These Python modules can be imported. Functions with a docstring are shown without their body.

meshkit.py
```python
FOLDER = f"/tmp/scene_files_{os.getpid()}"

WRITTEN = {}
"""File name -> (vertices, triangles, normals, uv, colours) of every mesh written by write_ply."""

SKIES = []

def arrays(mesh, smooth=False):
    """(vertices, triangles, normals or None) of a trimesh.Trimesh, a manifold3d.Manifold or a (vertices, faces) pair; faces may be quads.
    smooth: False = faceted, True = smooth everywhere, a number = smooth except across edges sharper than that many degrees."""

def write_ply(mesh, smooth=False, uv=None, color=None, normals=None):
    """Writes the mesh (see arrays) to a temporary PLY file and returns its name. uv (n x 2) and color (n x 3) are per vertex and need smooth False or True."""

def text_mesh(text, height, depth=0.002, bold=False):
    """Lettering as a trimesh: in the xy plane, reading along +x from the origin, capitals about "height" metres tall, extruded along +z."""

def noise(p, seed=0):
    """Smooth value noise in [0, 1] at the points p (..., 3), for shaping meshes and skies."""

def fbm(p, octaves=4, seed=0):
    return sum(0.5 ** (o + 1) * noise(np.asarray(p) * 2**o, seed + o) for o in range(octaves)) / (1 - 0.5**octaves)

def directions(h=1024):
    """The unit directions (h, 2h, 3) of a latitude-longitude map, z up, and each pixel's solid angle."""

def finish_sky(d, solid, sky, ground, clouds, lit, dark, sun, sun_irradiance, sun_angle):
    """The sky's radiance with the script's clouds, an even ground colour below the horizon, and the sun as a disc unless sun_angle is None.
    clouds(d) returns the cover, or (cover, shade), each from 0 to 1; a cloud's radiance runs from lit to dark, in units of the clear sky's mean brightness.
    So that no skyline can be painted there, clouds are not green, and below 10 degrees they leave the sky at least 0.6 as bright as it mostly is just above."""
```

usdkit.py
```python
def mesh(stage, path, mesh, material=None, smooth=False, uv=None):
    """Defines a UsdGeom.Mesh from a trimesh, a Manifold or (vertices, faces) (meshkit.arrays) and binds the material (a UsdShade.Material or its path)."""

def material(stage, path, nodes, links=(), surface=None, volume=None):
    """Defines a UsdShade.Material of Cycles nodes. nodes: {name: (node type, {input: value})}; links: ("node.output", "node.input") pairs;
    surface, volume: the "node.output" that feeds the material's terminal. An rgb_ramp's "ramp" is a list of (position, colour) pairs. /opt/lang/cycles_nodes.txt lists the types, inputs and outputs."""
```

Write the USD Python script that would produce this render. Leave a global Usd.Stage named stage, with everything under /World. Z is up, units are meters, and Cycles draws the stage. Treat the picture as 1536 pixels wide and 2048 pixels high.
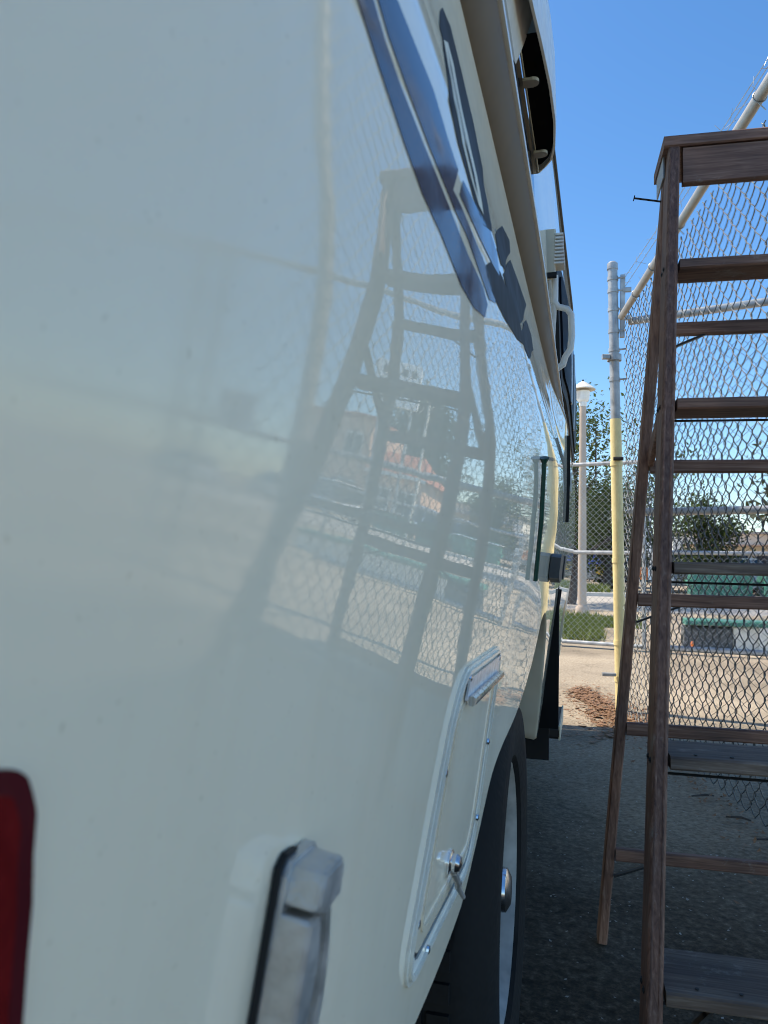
import math, random
import numpy as np, trimesh, usdkit, meshkit
from pxr import Usd, UsdGeom, UsdLux, UsdShade, Gf, Sdf
from scipy.interpolate import PchipInterpolator
from shapely.geometry import Polygon
import shapely

stage = Usd.Stage.CreateInMemory()
UsdGeom.SetStageUpAxis(stage, 'Z'); UsdGeom.SetStageMetersPerUnit(stage, 1.0)
UsdGeom.Xform.Define(stage, '/World'); UsdGeom.Scope.Define(stage, '/World/Looks')

# ------------------------------------------------------------------ camera, sky, sun, exposure
CAM_H, YAW, PITCH, ROLL = 0.86, 14.6, 3.95, 1.25
EXPOSURE = 0.86
SUN_ELEV, SUN_AZ = math.radians(55.0), math.atan2(-0.985, 0.17)
SUN_INT, SKY_STR = 0.97, 0.122

def make_camera():
    y, p, r = map(math.radians, (YAW, PITCH, ROLL))
    f = np.array([-math.sin(y)*math.cos(p), math.cos(y)*math.cos(p), math.sin(p)])
    r0 = np.array([math.cos(y), math.sin(y), 0.0]); u0 = np.cross(r0, f)
    R, U = math.cos(r)*r0 + math.sin(r)*u0, -math.sin(r)*r0 + math.cos(r)*u0
    cam = UsdGeom.Camera.Define(stage, '/World/camera')
    cam.CreateHorizontalApertureAttr(36.0); cam.CreateVerticalApertureAttr(48.0)
    cam.CreateFocalLengthAttr(36.0*1540/1536)
    cam.CreateClippingRangeAttr(Gf.Vec2f(0.01, 2000))
    cam.CreateFStopAttr(22.0); cam.CreateFocusDistanceAttr(2.3)
    cam.CreateExposureAttr(EXPOSURE)
    M = Gf.Matrix4d(*R, 0, *U, 0, *(-f), 0, 0, 0, CAM_H, 1)
    cam.AddTransformOp().Set(M)
make_camera()

dome = UsdLux.DomeLight.Define(stage, '/World/sky')
dome.GetPrim().SetCustomDataByKey('kind', 'structure')
skym = usdkit.material(stage, '/World/Looks/sky_look', {
    's': ('sky_texture', {'sky_type': 'single_scattering', 'sun_disc': False, 'sun_elevation': SUN_ELEV, 'sun_rotation': SUN_AZ,
                          'air_density': 1.0, 'aerosol_density': 0.6, 'ozone_density': 2.2, 'altitude': 10.0}),
    'h': ('hsv', {'saturation': 1.27}), 'b': ('background_shader', {'strength': SKY_STR})}, [('s.color', 'h.color'), ('h.color', 'b.color')], surface='b.background')
UsdShade.MaterialBindingAPI.Apply(dome.GetPrim()).Bind(skym)
sun = UsdLux.DistantLight.Define(stage, '/World/sun')
sun.CreateNormalizeAttr(True); sun.CreateIntensityAttr(SUN_INT); sun.CreateAngleAttr(0.53); sun.CreateColorAttr(Gf.Vec3f(1.0, 0.93, 0.80))
sd = np.array([math.sin(SUN_AZ)*math.cos(SUN_ELEV), math.cos(SUN_AZ)*math.cos(SUN_ELEV), math.sin(SUN_ELEV)])
zx = sd; xx = np.cross([0, 0, 1.0], zx); xx /= np.linalg.norm(xx); yx = np.cross(zx, xx)
sun.AddTransformOp().Set(Gf.Matrix4d(*xx, 0, *yx, 0, *zx, 0, 0, 0, 30, 1))

# ------------------------------------------------------------------ materials
def mat(name, nodes, links, surface='p.BSDF'):
    return usdkit.material(stage, '/World/Looks/' + name, nodes, links, surface=surface)
def plain(name, col, rough=0.5, metal=0.0, var=0.12, scale=30, bump=0.0, **kw):
    c = np.array(col)
    nodes = {'g': ('geometry', {}), 'n': ('noise_texture', {'scale': scale, 'detail': 4.0}),
             'r': ('rgb_ramp', {'ramp': [(0.3, tuple(c*(1-var))), (0.7, tuple(np.minimum(c*(1+var), 1)))]}),
             'rr': ('map_range', {'from_min': 0.3, 'from_max': 0.7, 'to_min': max(rough-.06, 0.01), 'to_max': min(rough+.08, 1)}),
             'p': ('principled_bsdf', {'metallic': metal, **kw})}
    links = [('g.position', 'n.vector'), ('n.fac', 'r.fac'), ('r.color', 'p.base_color'), ('n.fac', 'rr.value'), ('rr.result', 'p.roughness')]
    if bump:
        nodes['b'] = ('bump', {'strength': bump, 'distance': 0.01}); links += [('n.fac', 'b.height'), ('b.normal', 'p.normal')]
    return mat(name, nodes, links)

M = {}
# cream gelcoat: glossy, very faint long-wave orange peel
M['cream'] = mat('cream_gelcoat', {
    'g': ('geometry', {}), 'n': ('noise_texture', {'scale': 3.0, 'detail': 5.0, 'roughness': 0.6}), 'n2': ('noise_texture', {'scale': 34.0, 'detail': 2.0}),
    'r': ('rgb_ramp', {'ramp': [(0.3, (0.88, 0.75, 0.555)), (0.7, (0.93, 0.80, 0.605))]}),
    'm': ('mapping', {'scale': (1.0, 0.35, 1.0)}), 'ms': ('mapping', {'scale': (16.0, 16.0, 2.6)}),
    'n3': ('noise_texture', {'scale': 1.0, 'detail': 5.0, 'roughness': 0.65}), 'st': ('rgb_ramp', {'ramp': [(0.30, (0.88, 0.86, 0.82)), (0.52, (1.0, 1.0, 1.0))]}),
    'n4': ('noise_texture', {'scale': 260.0, 'detail': 2.0}), 'sp': ('rgb_ramp', {'ramp': [(0.22, (0.72, 0.68, 0.60)), (0.30, (1.0, 1.0, 1.0))]}),
    'x1': ('mix_color', {'blend_type': 'multiply', 'fac': 0.28}), 'x2': ('mix_color', {'blend_type': 'multiply', 'fac': 0.6}),
    'b': ('bump', {'strength': 0.05, 'distance': 0.0022}), 'xyz': ('separate_xyz', {}),
    'chalk': ('map_range', {'from_min': 0.10, 'from_max': 0.31, 'to_min': 0.085, 'to_max': 0.003, 'clamp': True, 'range_type': 'smoothstep'}),
    'rr': ('map_range', {'from_min': 0.35, 'from_max': 0.65, 'to_min': 0.010, 'to_max': 0.026}), 'ad': ('math', {'math_type': 'add'}),
    'p': ('principled_bsdf', {'ior': 1.62, 'coat_weight': 0.0})},
    [('g.position', 'm.vector'), ('g.position', 'ms.vector'), ('g.position', 'n.vector'), ('m.vector', 'n2.vector'), ('ms.vector', 'n3.vector'), ('g.position', 'n4.vector'),
     ('n.fac', 'r.fac'), ('n3.fac', 'st.fac'), ('n4.fac', 'sp.fac'), ('r.color', 'x1.a'), ('st.color', 'x1.b'), ('x1.result', 'x2.a'), ('sp.color', 'x2.b'), ('x2.result', 'p.base_color'),
     ('g.position', 'xyz.vector'), ('xyz.y', 'chalk.value'), ('n.fac', 'rr.value'), ('rr.result', 'ad.value1'), ('chalk.result', 'ad.value2'), ('ad.value', 'p.roughness'),
     ('n2.fac', 'b.height'), ('b.normal', 'p.normal')])
M['cream_gloss'] = plain('cream_frame_enamel', (0.80, 0.76, 0.65), 0.16, var=.05, scale=25)
M['cream_matte'] = plain('cream_matte', (0.78, 0.70, 0.52), 0.4)
M['navy'] = plain('navy_decal', (0.058, 0.062, 0.080), 0.10)
M['slate'] = plain('slate_decal', (0.050, 0.047, 0.045), 0.5, specular_ior_level=0.06)
M['belt'] = plain('belt_rail_brown', (0.19, 0.14, 0.095), 0.5, specular_ior_level=0.2)
M['white_plastic'] = plain('white_plastic', (0.80, 0.77, 0.70), 0.3, var=.04)
M['beige_plastic'] = plain('beige_plastic', (0.60, 0.54, 0.40), 0.4, var=.06)
M['black_rubber'] = plain('black_rubber', (0.012, 0.012, 0.012), 0.6, bump=.1, specular_ior_level=0.3)
M['grey_plastic'] = plain('dark_grey_plastic', (0.035, 0.04, 0.045), 0.4, bump=.1, scale=120)
M['under'] = plain('underbody_black', (0.008, 0.008, 0.008), 0.85, specular_ior_level=0.15)
M['tyre'] = plain('tyre_rubber', (0.011, 0.0105, 0.010), 0.75, bump=.15, scale=90, specular_ior_level=0.25)
M['chrome'] = plain('chrome', (0.75, 0.76, 0.78), 0.14, 1.0, var=.05)
M['cast_alu'] = plain('cast_aluminium_worn', (0.60, 0.57, 0.53), 0.38, 0.75, var=.14, scale=70, bump=.25)
M['alu_trim'] = plain('aluminium_trim', (0.72, 0.73, 0.74), 0.28, 0.55, var=.06, scale=60)
M['rim_white'] = plain('white_wheel_enamel', (0.46, 0.44, 0.40), 0.35, var=.28, scale=24, bump=.08)
M['smoked_glass'] = plain('smoked_glass', (0.010, 0.012, 0.016), 0.3, var=.02, specular_ior_level=0.05, ior=1.08)
M['dark_glass'] = plain('dark_glass', (0.01, 0.013, 0.018), 0.03, var=.02)
M['red_lens'] = plain('red_lens', (0.12, 0.006, 0.006), 0.15, var=.25, scale=90)
M['red_dark'] = plain('red_lens_dark', (0.06, 0.006, 0.008), 0.2)
M['rust_black'] = plain('black_steel', (0.03, 0.028, 0.026), 0.5, 0.5)
M['green_dark'] = plain('dark_green_reflection', (0.012, 0.05, 0.035), 0.2)  # reflection on the side panel, put in as a dark green colour
M['galv'] = plain('galvanised_steel', (0.36, 0.36, 0.35), 0.42, 0.5, var=.25, scale=18)
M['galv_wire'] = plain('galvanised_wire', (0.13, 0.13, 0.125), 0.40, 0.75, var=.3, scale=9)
M['galv_lit'] = plain('sunlit_galvanised_wire', (0.50, 0.50, 0.48), 0.4, 0.4, var=.1, scale=9)  # paler copy of the mesh wire, sunlight put into its colour
M['tan_pipe'] = plain('weathered_pipe', (0.38, 0.345, 0.30), 0.45, 0.25, var=.15, scale=14)
# yellow paint with scuffs
M['yellow'] = mat('chipped_yellow_paint', {
    'g': ('geometry', {}), 'n': ('noise_texture', {'scale': 30.0, 'detail': 8.0, 'roughness': 0.85}), 'm': ('mapping', {'scale': (1, 1, 0.35)}),
    'n2': ('noise_texture', {'scale': 4.0, 'detail': 3.0}),
    'r': ('rgb_ramp', {'ramp': [(0.30, (0.34, 0.32, 0.26)), (0.395, (0.66, 0.52, 0.24)), (0.7, (0.84, 0.70, 0.34))]}),
    'p': ('principled_bsdf', {'roughness': 0.5})}, [('g.position', 'm.vector'), ('m.vector', 'n.vector'), ('n.fac', 'r.fac'), ('r.color', 'p.base_color')])
def wood(name, sc, cols, bump=.35):
    return mat(name, {
        'g': ('geometry', {}), 'm': ('mapping', {'scale': sc}),
        'n': ('noise_texture', {'scale': 1.0, 'detail': 6.0, 'roughness': 0.65, 'distortion': 0.6}),
        'n2': ('noise_texture', {'scale': 6.0, 'detail': 3.0}),
        'r': ('rgb_ramp', {'ramp': [(0.28, cols[0]), (0.45, cols[1]), (0.58, cols[2]), (0.72, cols[3])]}),
        'r2': ('rgb_ramp', {'ramp': [(0.35, (0.62, 0.62, 0.64)), (0.65, (1.1, 1.05, 1.0))]}),
        'o': ('object_info', {}), 'ov': ('vector_math', {'math_type': 'multiply_add', 'vector2': (1.0, 1.0, 1.0)}), 'oc': ('combine_xyz', {}), 'om': ('math', {'math_type': 'multiply', 'value2': 3.7}),
        'n3': ('noise_texture', {'scale': 9.0, 'detail': 7.0, 'roughness': 0.75}), 'wf': ('map_range', {'from_min': 0.60, 'from_max': 0.70, 'to_min': 0.0, 'to_max': 0.55, 'clamp': True}), 'wm': ('mix_color', {'blend_type': 'mix', 'b': (0.36, 0.33, 0.29)}),
        'x': ('mix_color', {'blend_type': 'multiply', 'fac': 1.0}),
        'b': ('bump', {'strength': bump, 'distance': 0.004}), 'p': ('principled_bsdf', {'roughness': 0.62})},
        [('o.random', 'om.value1'), ('om.value', 'oc.x'), ('om.value', 'oc.y'), ('om.value', 'oc.z'), ('g.position', 'ov.vector1'), ('oc.vector', 'ov.vector3'), ('ov.vector', 'm.vector'), ('m.vector', 'n.vector'), ('ov.vector', 'n2.vector'), ('ov.vector', 'n3.vector'), ('n3.fac', 'wf.value'), ('wf.result', 'wm.fac'), ('n.fac', 'r.fac'), ('n2.fac', 'r2.fac'), ('r.color', 'x.a'), ('r2.color', 'x.b'),
         ('x.result', 'wm.a'), ('wm.result', 'p.base_color'), ('n.fac', 'b.height'), ('b.normal', 'p.normal')])
WC = [(0.085, 0.042, 0.029), (0.20, 0.098, 0.063), (0.28, 0.15, 0.10), (0.38, 0.25, 0.185)]
WG = [(0.060, 0.040, 0.030), (0.125, 0.085, 0.062), (0.19, 0.14, 0.105), (0.29, 0.23, 0.18)]
M['wood_up'] = wood('weathered_wood_upright', (150, 150, 5), WC)
M['wood_cross'] = wood('weathered_wood_cross', (5, 120, 170), WC)
M['wood_tread'] = wood('weathered_wood_tread', (5, 130, 130), WG, .5)
# ground: dark and speckled close by, blending with distance into paler sand
M['ground'] = mat('shelly_ground', {
    'g': ('geometry', {}), 'xyz': ('separate_xyz', {}),
    'n1': ('noise_texture', {'scale': 0.5, 'detail': 5.0, 'roughness': 0.6}), 'n2': ('noise_texture', {'scale': 55.0, 'detail': 6.0, 'roughness': 0.7}),
    'v': ('voronoi_texture', {'scale': 95.0}),
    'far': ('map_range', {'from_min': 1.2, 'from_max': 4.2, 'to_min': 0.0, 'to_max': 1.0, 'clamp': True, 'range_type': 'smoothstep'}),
    'near_col': ('rgb_ramp', {'ramp': [(0.30, (0.022, 0.0145, 0.0085)), (0.50, (0.062, 0.042, 0.025)), (0.64, (0.15, 0.108, 0.068)), (0.74, (0.32, 0.26, 0.19))]}),
    'san': ('rgb_ramp', {'ramp': [(0.30, (0.22, 0.17, 0.115)), (0.5, (0.38, 0.305, 0.215)), (0.70, (0.52, 0.435, 0.325))]}),
    'stn': ('rgb_ramp', {'ramp': [(0.36, (0.50, 0.49, 0.47)), (0.50, (0.88, 0.87, 0.86)), (0.60, (1.06, 1.05, 1.03))]}),
    'ck': ('voronoi_texture', {'scale': 0.55, 'feature': 'distance_to_edge'}), 'wp': ('noise_texture', {'scale': 2.5, 'detail': 4.0}), 'wa': ('mix_color', {'blend_type': 'linear_light', 'fac': 0.18}), 'ckr': ('rgb_ramp', {'ramp': [(0.0, (0.42, 0.40, 0.38)), (0.006, (1.0, 1.0, 1.0))]}), 'mc': ('mix_color', {'blend_type': 'multiply', 'fac': 0.35}),
    'nadd': ('math', {'math_type': 'multiply_add', 'value2': 1.6, 'value3': -0.8}), 'yadd': ('math', {'math_type': 'add'}),
    'mx': ('mix_color', {'blend_type': 'mix'}), 'ml': ('mix_color', {'blend_type': 'multiply', 'fac': 0.9}),
    'b': ('bump', {'strength': 0.55, 'distance': 0.012}), 'p': ('principled_bsdf', {'roughness': 0.92, 'specular_ior_level': 0.25})},
    [('g.position', 'xyz.vector'), ('g.position', 'n1.vector'), ('g.position', 'n2.vector'), ('g.position', 'v.vector'),
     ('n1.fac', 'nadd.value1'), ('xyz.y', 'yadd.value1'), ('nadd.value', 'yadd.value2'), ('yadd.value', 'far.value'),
     ('n2.fac', 'near_col.fac'), ('n2.fac', 'san.fac'), ('n1.fac', 'stn.fac'), ('far.result', 'mx.fac'), ('near_col.color', 'mx.a'), ('san.color', 'mx.b'),
     ('mx.result', 'ml.a'), ('stn.color', 'ml.b'), ('g.position', 'wp.vector'), ('g.position', 'wa.a'), ('wp.color', 'wa.b'), ('wa.result', 'ck.vector'), ('ck.distance', 'ckr.fac'), ('ml.result', 'mc.a'), ('ckr.color', 'mc.b'), ('mc.result', 'p.base_color'), ('n2.fac', 'b.height'), ('b.normal', 'p.normal')])
M['road'] = plain('pale_road', (0.40, 0.35, 0.29), 0.9, var=.1, scale=3)
M['kerb'] = plain('concrete_kerb', (0.42, 0.40, 0.36), 0.9, var=.12, scale=6)
M['shade_grey'] = plain('planter_shade', (0.10, 0.10, 0.095), 0.9, var=.3, scale=6)  # dark tone that paints the shade at the planter end
M['shell'] = plain('shell_chips', (0.40, 0.37, 0.32), 0.8, var=.4, scale=60)
def leafmat(name, cols, trans=0.35):
    return mat(name, {'o': ('geometry', {}), 'r': ('rgb_ramp', {'ramp': [(i/(len(cols)-1), c) for i, c in enumerate(cols)]}),
                      'p': ('principled_bsdf', {'roughness': 0.55}), 't': ('translucent_bsdf', {}), 'm': ('mix_closure', {'fac': trans})},
               [('o.random_per_island', 'r.fac'), ('r.color', 'p.base_color'), ('r.color', 't.color'), ('p.BSDF', 'm.closure1'), ('t.BSDF', 'm.closure2')], surface='m.closure')
M['leaf_dark'] = leafmat('foliage_dark', [(0.035, 0.045, 0.016), (0.065, 0.075, 0.025), (0.11, 0.105, 0.04)], .45)
M['leaf_green'] = leafmat('foliage_green', [(0.06, 0.085, 0.02), (0.11, 0.14, 0.035), (0.18, 0.19, 0.06)], .5)
M['leaf_dry'] = leafmat('dry_leaves', [(0.28, 0.15, 0.07), (0.54, 0.32, 0.15), (0.64, 0.48, 0.30), (0.48, 0.25, 0.11), (0.58, 0.40, 0.22)], .15)
M['grass'] = leafmat('grass_blades', [(0.13, 0.16, 0.03), (0.23, 0.24, 0.06), (0.36, 0.32, 0.13)], .3)
M['bark'] = plain('bark', (0.075, 0.06, 0.05), 0.9, var=.35, scale=20, bump=.5)
M['peach'] = plain('peach_stucco', (0.62, 0.40, 0.27), 0.85, var=.05, scale=2)
M['terracotta'] = plain('terracotta_tile', (0.36, 0.13, 0.07), 0.8, var=.2, scale=5)
M['offwhite'] = plain('offwhite_render', (0.68, 0.64, 0.55), 0.85, var=.05, scale=2)
M['sign_white'] = plain('sign_white', (0.78, 0.78, 0.74), 0.4, var=.03)
M['ink'] = plain('sign_ink', (0.03, 0.03, 0.04), 0.5)
M['teal'] = plain('green_paint', (0.05, 0.19, 0.135), 0.6, var=.3, scale=2.2)
M['car_white'] = plain('car_white', (0.72, 0.72, 0.72), 0.15, var=.02)
M['car_silver'] = plain('car_silver', (0.42, 0.43, 0.45), 0.22, 0.4, var=.03)
M['car_dark'] = plain('car_dark', (0.03, 0.035, 0.045), 0.15, var=.03)
M['blue_tarp'] = plain('blue_tarp', (0.03, 0.08, 0.45), 0.5, var=.3, scale=4)
M['yellow_flat'] = plain('yellow_flat', (0.70, 0.45, 0.04), 0.5)
M['orange'] = plain('orange_plastic', (0.80, 0.20, 0.03), 0.5)
M['tan_paint'] = plain('tan_painted_pole', (0.48, 0.38, 0.29), 0.6, var=.08, scale=3)
M['window_far'] = plain('far_window_glass', (0.03, 0.04, 0.05), 0.05)

# ------------------------------------------------------------------ scene helpers
used = {}
def numbered(parent, name):
    k = (parent, name); n = used.get(k, 0); used[k] = n + 1
    return f'{parent}/{name}' if n == 0 else f'{parent}/{name}_{n:03d}'
locs = {}
def thing(name, label, cat, loc=(0, 0, 0), group=None):
    p = numbered('/World', name)
    x = UsdGeom.Xform.Define(stage, p); x.AddTranslateOp().Set(Gf.Vec3d(*map(float, loc)))
    o = x.GetPrim(); o.SetCustomDataByKey('label', label); o.SetCustomDataByKey('category', cat)
    if group: o.SetCustomDataByKey('group', group)
    locs[p] = np.array(loc, float)
    return p
def part(name, m, material, parent, smooth=30, label=None, kind=None):
    """world-space mesh m becomes one Mesh prim below parent"""
    p = numbered(parent, name)
    v, f, n = meshkit.arrays(m, smooth)
    root = '/'.join(parent.split('/')[:3])
    v = v - locs.get(root, 0)
    prim = usdkit.mesh(stage, p, (v, f), M[material])
    if n is not None:
        prim.CreateNormalsAttr([Gf.Vec3f(*map(float, a)) for a in n]); prim.SetNormalsInterpolation('vertex')
    if label: prim.GetPrim().SetCustomDataByKey('label', label)
    if kind: prim.GetPrim().SetCustomDataByKey('kind', kind)
    return p
def single(name, m, material, label=None, cat=None, kind=None, group=None, smooth=30):
    p = part(name, m, material, '/World', smooth)
    o = stage.GetPrimAtPath(p)
    for k, v in (('label', label), ('category', cat), ('kind', kind), ('group', group)):
        if v: o.SetCustomDataByKey(k, v)
    return p
def copy_of(src, name, loc, rot=0.0, label=None):
    p = numbered('/World', name); x = UsdGeom.Xform.Define(stage, p)
    x.GetPrim().GetReferences().AddInternalReference(src)
    x.ClearXformOpOrder(); x.AddTranslateOp().Set(Gf.Vec3d(*map(float, loc)))
    if rot: x.AddRotateZOp().Set(float(rot))
    x.GetPrim().SetInstanceable(True)
    if label: x.GetPrim().SetCustomDataByKey('label', label)
    return p

def cat(*ms): return trimesh.util.concatenate([m for m in ms if m is not None])
def frame_of(d, up=(0, 0, 1)):
    d = np.asarray(d, float); d = d/np.linalg.norm(d); up = np.asarray(up, float)
    if abs(d @ up) > .98: up = np.array([1.0, 0, 0])
    s = np.cross(d, up); s /= np.linalg.norm(s); return d, s, np.cross(s, d)
def tube(pts, r, sides=8, cap=True):
    pts = np.asarray(pts, float); n = len(pts); rs = np.broadcast_to(r, n)
    tang = np.gradient(pts, axis=0); tang /= np.linalg.norm(tang, axis=1)[:, None]
    d, s, t = frame_of(tang[0]); ang = np.linspace(0, 2*np.pi, sides, endpoint=False); V = []
    for i in range(n):
        s = s - tang[i]*(s @ tang[i]); s /= np.linalg.norm(s); t = np.cross(tang[i], s)
        V.append(pts[i] + rs[i]*(np.cos(ang)[:, None]*s + np.sin(ang)[:, None]*t))
    V = np.vstack(V); F = []
    for i in range(n-1):
        for k in range(sides):
            a, b = i*sides+k, i*sides+(k+1) % sides
            F += [[a, b, b+sides], [a, b+sides, a+sides]]
    if cap:
        for k in range(1, sides-1): F += [[0, k+1, k], [(n-1)*sides, (n-1)*sides+k, (n-1)*sides+k+1]]
    return trimesh.Trimesh(V, np.array(F), process=False)
def beam(p0, p1, w, h, up=(0, 0, 1), ch=0.0):
    """bar from p0 to p1: w across, h along up; ch chamfers the long edges"""
    p0, p1 = np.asarray(p0, float), np.asarray(p1, float)
    d, s, t = frame_of(p1-p0, up); a, b = w/2, h/2
    if ch > 0:
        sec = [(-a+ch, -b), (a-ch, -b), (a, -b+ch), (a, b-ch), (a-ch, b), (-a+ch, b), (-a, b-ch), (-a, -b+ch)]
    else: sec = [(-a, -b), (a, -b), (a, b), (-a, b)]
    n = len(sec); V = np.array([p + s*x + t*y for p in (p0, p1) for x, y in sec]); F = []
    for k in range(n):
        j = (k+1) % n; F += [[k, j, j+n], [k, j+n, k+n]]
    for k in range(1, n-1): F += [[0, k+1, k], [n, n+k, n+k+1]]
    m = trimesh.Trimesh(V, F, process=False); m.fix_normals(); return m
def box(c, e, ch=0.0):
    c, e = np.asarray(c, float), np.asarray(e, float)
    return beam(c-[e[0]/2, 0, 0], c+[e[0]/2, 0, 0], e[1], e[2], (0, 0, 1), ch)
def lathe(prof, c, axis='z', n=32):
    m = trimesh.creation.revolve(np.asarray(prof, float), sections=n)
    if axis == 'x': m.apply_transform(trimesh.transformations.rotation_matrix(math.pi/2, [0, 1, 0]))
    m.apply_translation(c); return m
def ring_poly(pts): return Polygon(pts)
def rrect(w, h, r, n=6):
    P = []
    for cx, cy, a0 in ((w/2-r, h/2-r, 0), (-w/2+r, h/2-r, 90), (-w/2+r, -h/2+r, 180), (w/2-r, -h/2+r, 270)):
        for k in range(n+1):
            a = math.radians(a0+90*k/n); P.append((cx+r*math.cos(a), cy+r*math.sin(a)))
    return P
def grid(P, flip=False):
    nu, nv = P.shape[:2]; i = np.arange(nu*nv).reshape(nu, nv)
    a, b, c, d = i[:-1, :-1].ravel(), i[1:, :-1].ravel(), i[1:, 1:].ravel(), i[:-1, 1:].ravel()
    F = np.vstack([np.stack([a, b, c], 1), np.stack([a, c, d], 1)])
    if flip: F = F[:, ::-1]
    return trimesh.Trimesh(P.reshape(-1, 3), F, process=False)
R_ = np.random.RandomState(7)

# ------------------------------------------------------------------ the setting: ground, road, kerb
def ground():
    def axis(lim0, lim1, fine0, fine1, step):
        a = list(np.arange(fine0, fine1+1e-6, step)); s = step; x = fine1
        while x < lim1: s *= 1.35; x += s; a.append(min(x, lim1))
        s, x = step, fine0
        while x > lim0: s *= 1.35; x -= s; a.insert(0, max(x, lim0))
        return np.array(a)
    X, Y = axis(-300, 300, -0.6, 2.4, 0.03), axis(-120, 600, 0.6, 6.5, 0.035)
    gx, gy = np.meshgrid(X, Y, indexing='ij')
    p = np.stack([gx, gy, gx*0], -1)
    w = np.clip((14-np.hypot(gx, gy))/8, 0, 1)
    z = w*(0.030*(meshkit.fbm(p*np.array([.9, .9, 1]), 3, 3)-.5) + 0.010*(meshkit.fbm(p*9, 3, 5)-.5))
    p[..., 2] = z
    return grid(p)
G = ground()
single('ground', G, 'ground', kind='structure', smooth=True)
gint = None
def ribbon(xs, y0, y1, z):
    return trimesh.Trimesh(np.array([[xs[0], y0, z], [xs[1], y0, z], [xs[1], y1, z], [xs[0], y1, z]]), [[0, 1, 2], [0, 2, 3]], process=False)
single('road', ribbon((-120, 120), 17.0, 26.0, 0.006), 'road', kind='structure')
single('kerb', box((0, 26.15, 0.06), (240, 0.3, 0.14), .02), 'kerb', kind='structure')

# ------------------------------------------------------------------ motorhome
PZ = [.25,.4,.5,.6,.7,.8,.9,1.0,1.08,1.12,1.15,1.19,1.24,1.285,1.30]
PA = [.162,.142,.128,.116,.105,.0925,.0795,.0717,.0704,.0725,.078,.0865,.092,.094,.094]
PF = [.165,.147,.137,.124,.110,.097,.086,.0785,.0755,.075,.0745,.0745,.0745,.0745,.0745]
pr, pf = PchipInterpolator(PZ, PA), PchipInterpolator(PZ, PF)
_y = np.linspace(-.5, 5, 1101)
_m = np.interp(_y, [-.4, 0, .15, .3, .5, .9, 1.4, 1.9, 2.3, 2.5, 5], [.04, .035, .070, .042, .015, .011, .015, .017, .008, 0, 0])
_I = np.concatenate([[0], np.cumsum((_m[1:]+_m[:-1])/2*np.diff(_y))]); _I -= np.interp(.5, _y, _I)
yoff = PchipInterpolator(_y, _I)
def sstep(t): t = np.clip(t, 0, 1); return t*t*(3-2*t)
def bodyX(Y, z):
    Y, z = np.asarray(Y, float), np.asarray(z, float)
    w = np.clip((Y-1.7)/.7, 0, 1); w = w*w*(3-2*w)
    flare = .011*sstep((Y-.95)/.5)*sstep((.87-z)/.13)*(1-w)
    return -(pr(z)*(1-w)+pf(z)*w) + yoff(Y) + flare
zb = PchipInterpolator([-.4, .5, .72, .82, .90, .98, 1.20, 1.34, 1.44, 1.54, 1.66, 1.75, 1.80, 1.84, 2.4], [.51, .51, .50, .505, .55, .605, .645, .70, .765, .775, .72, .60, .52, .47, .47])
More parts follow.
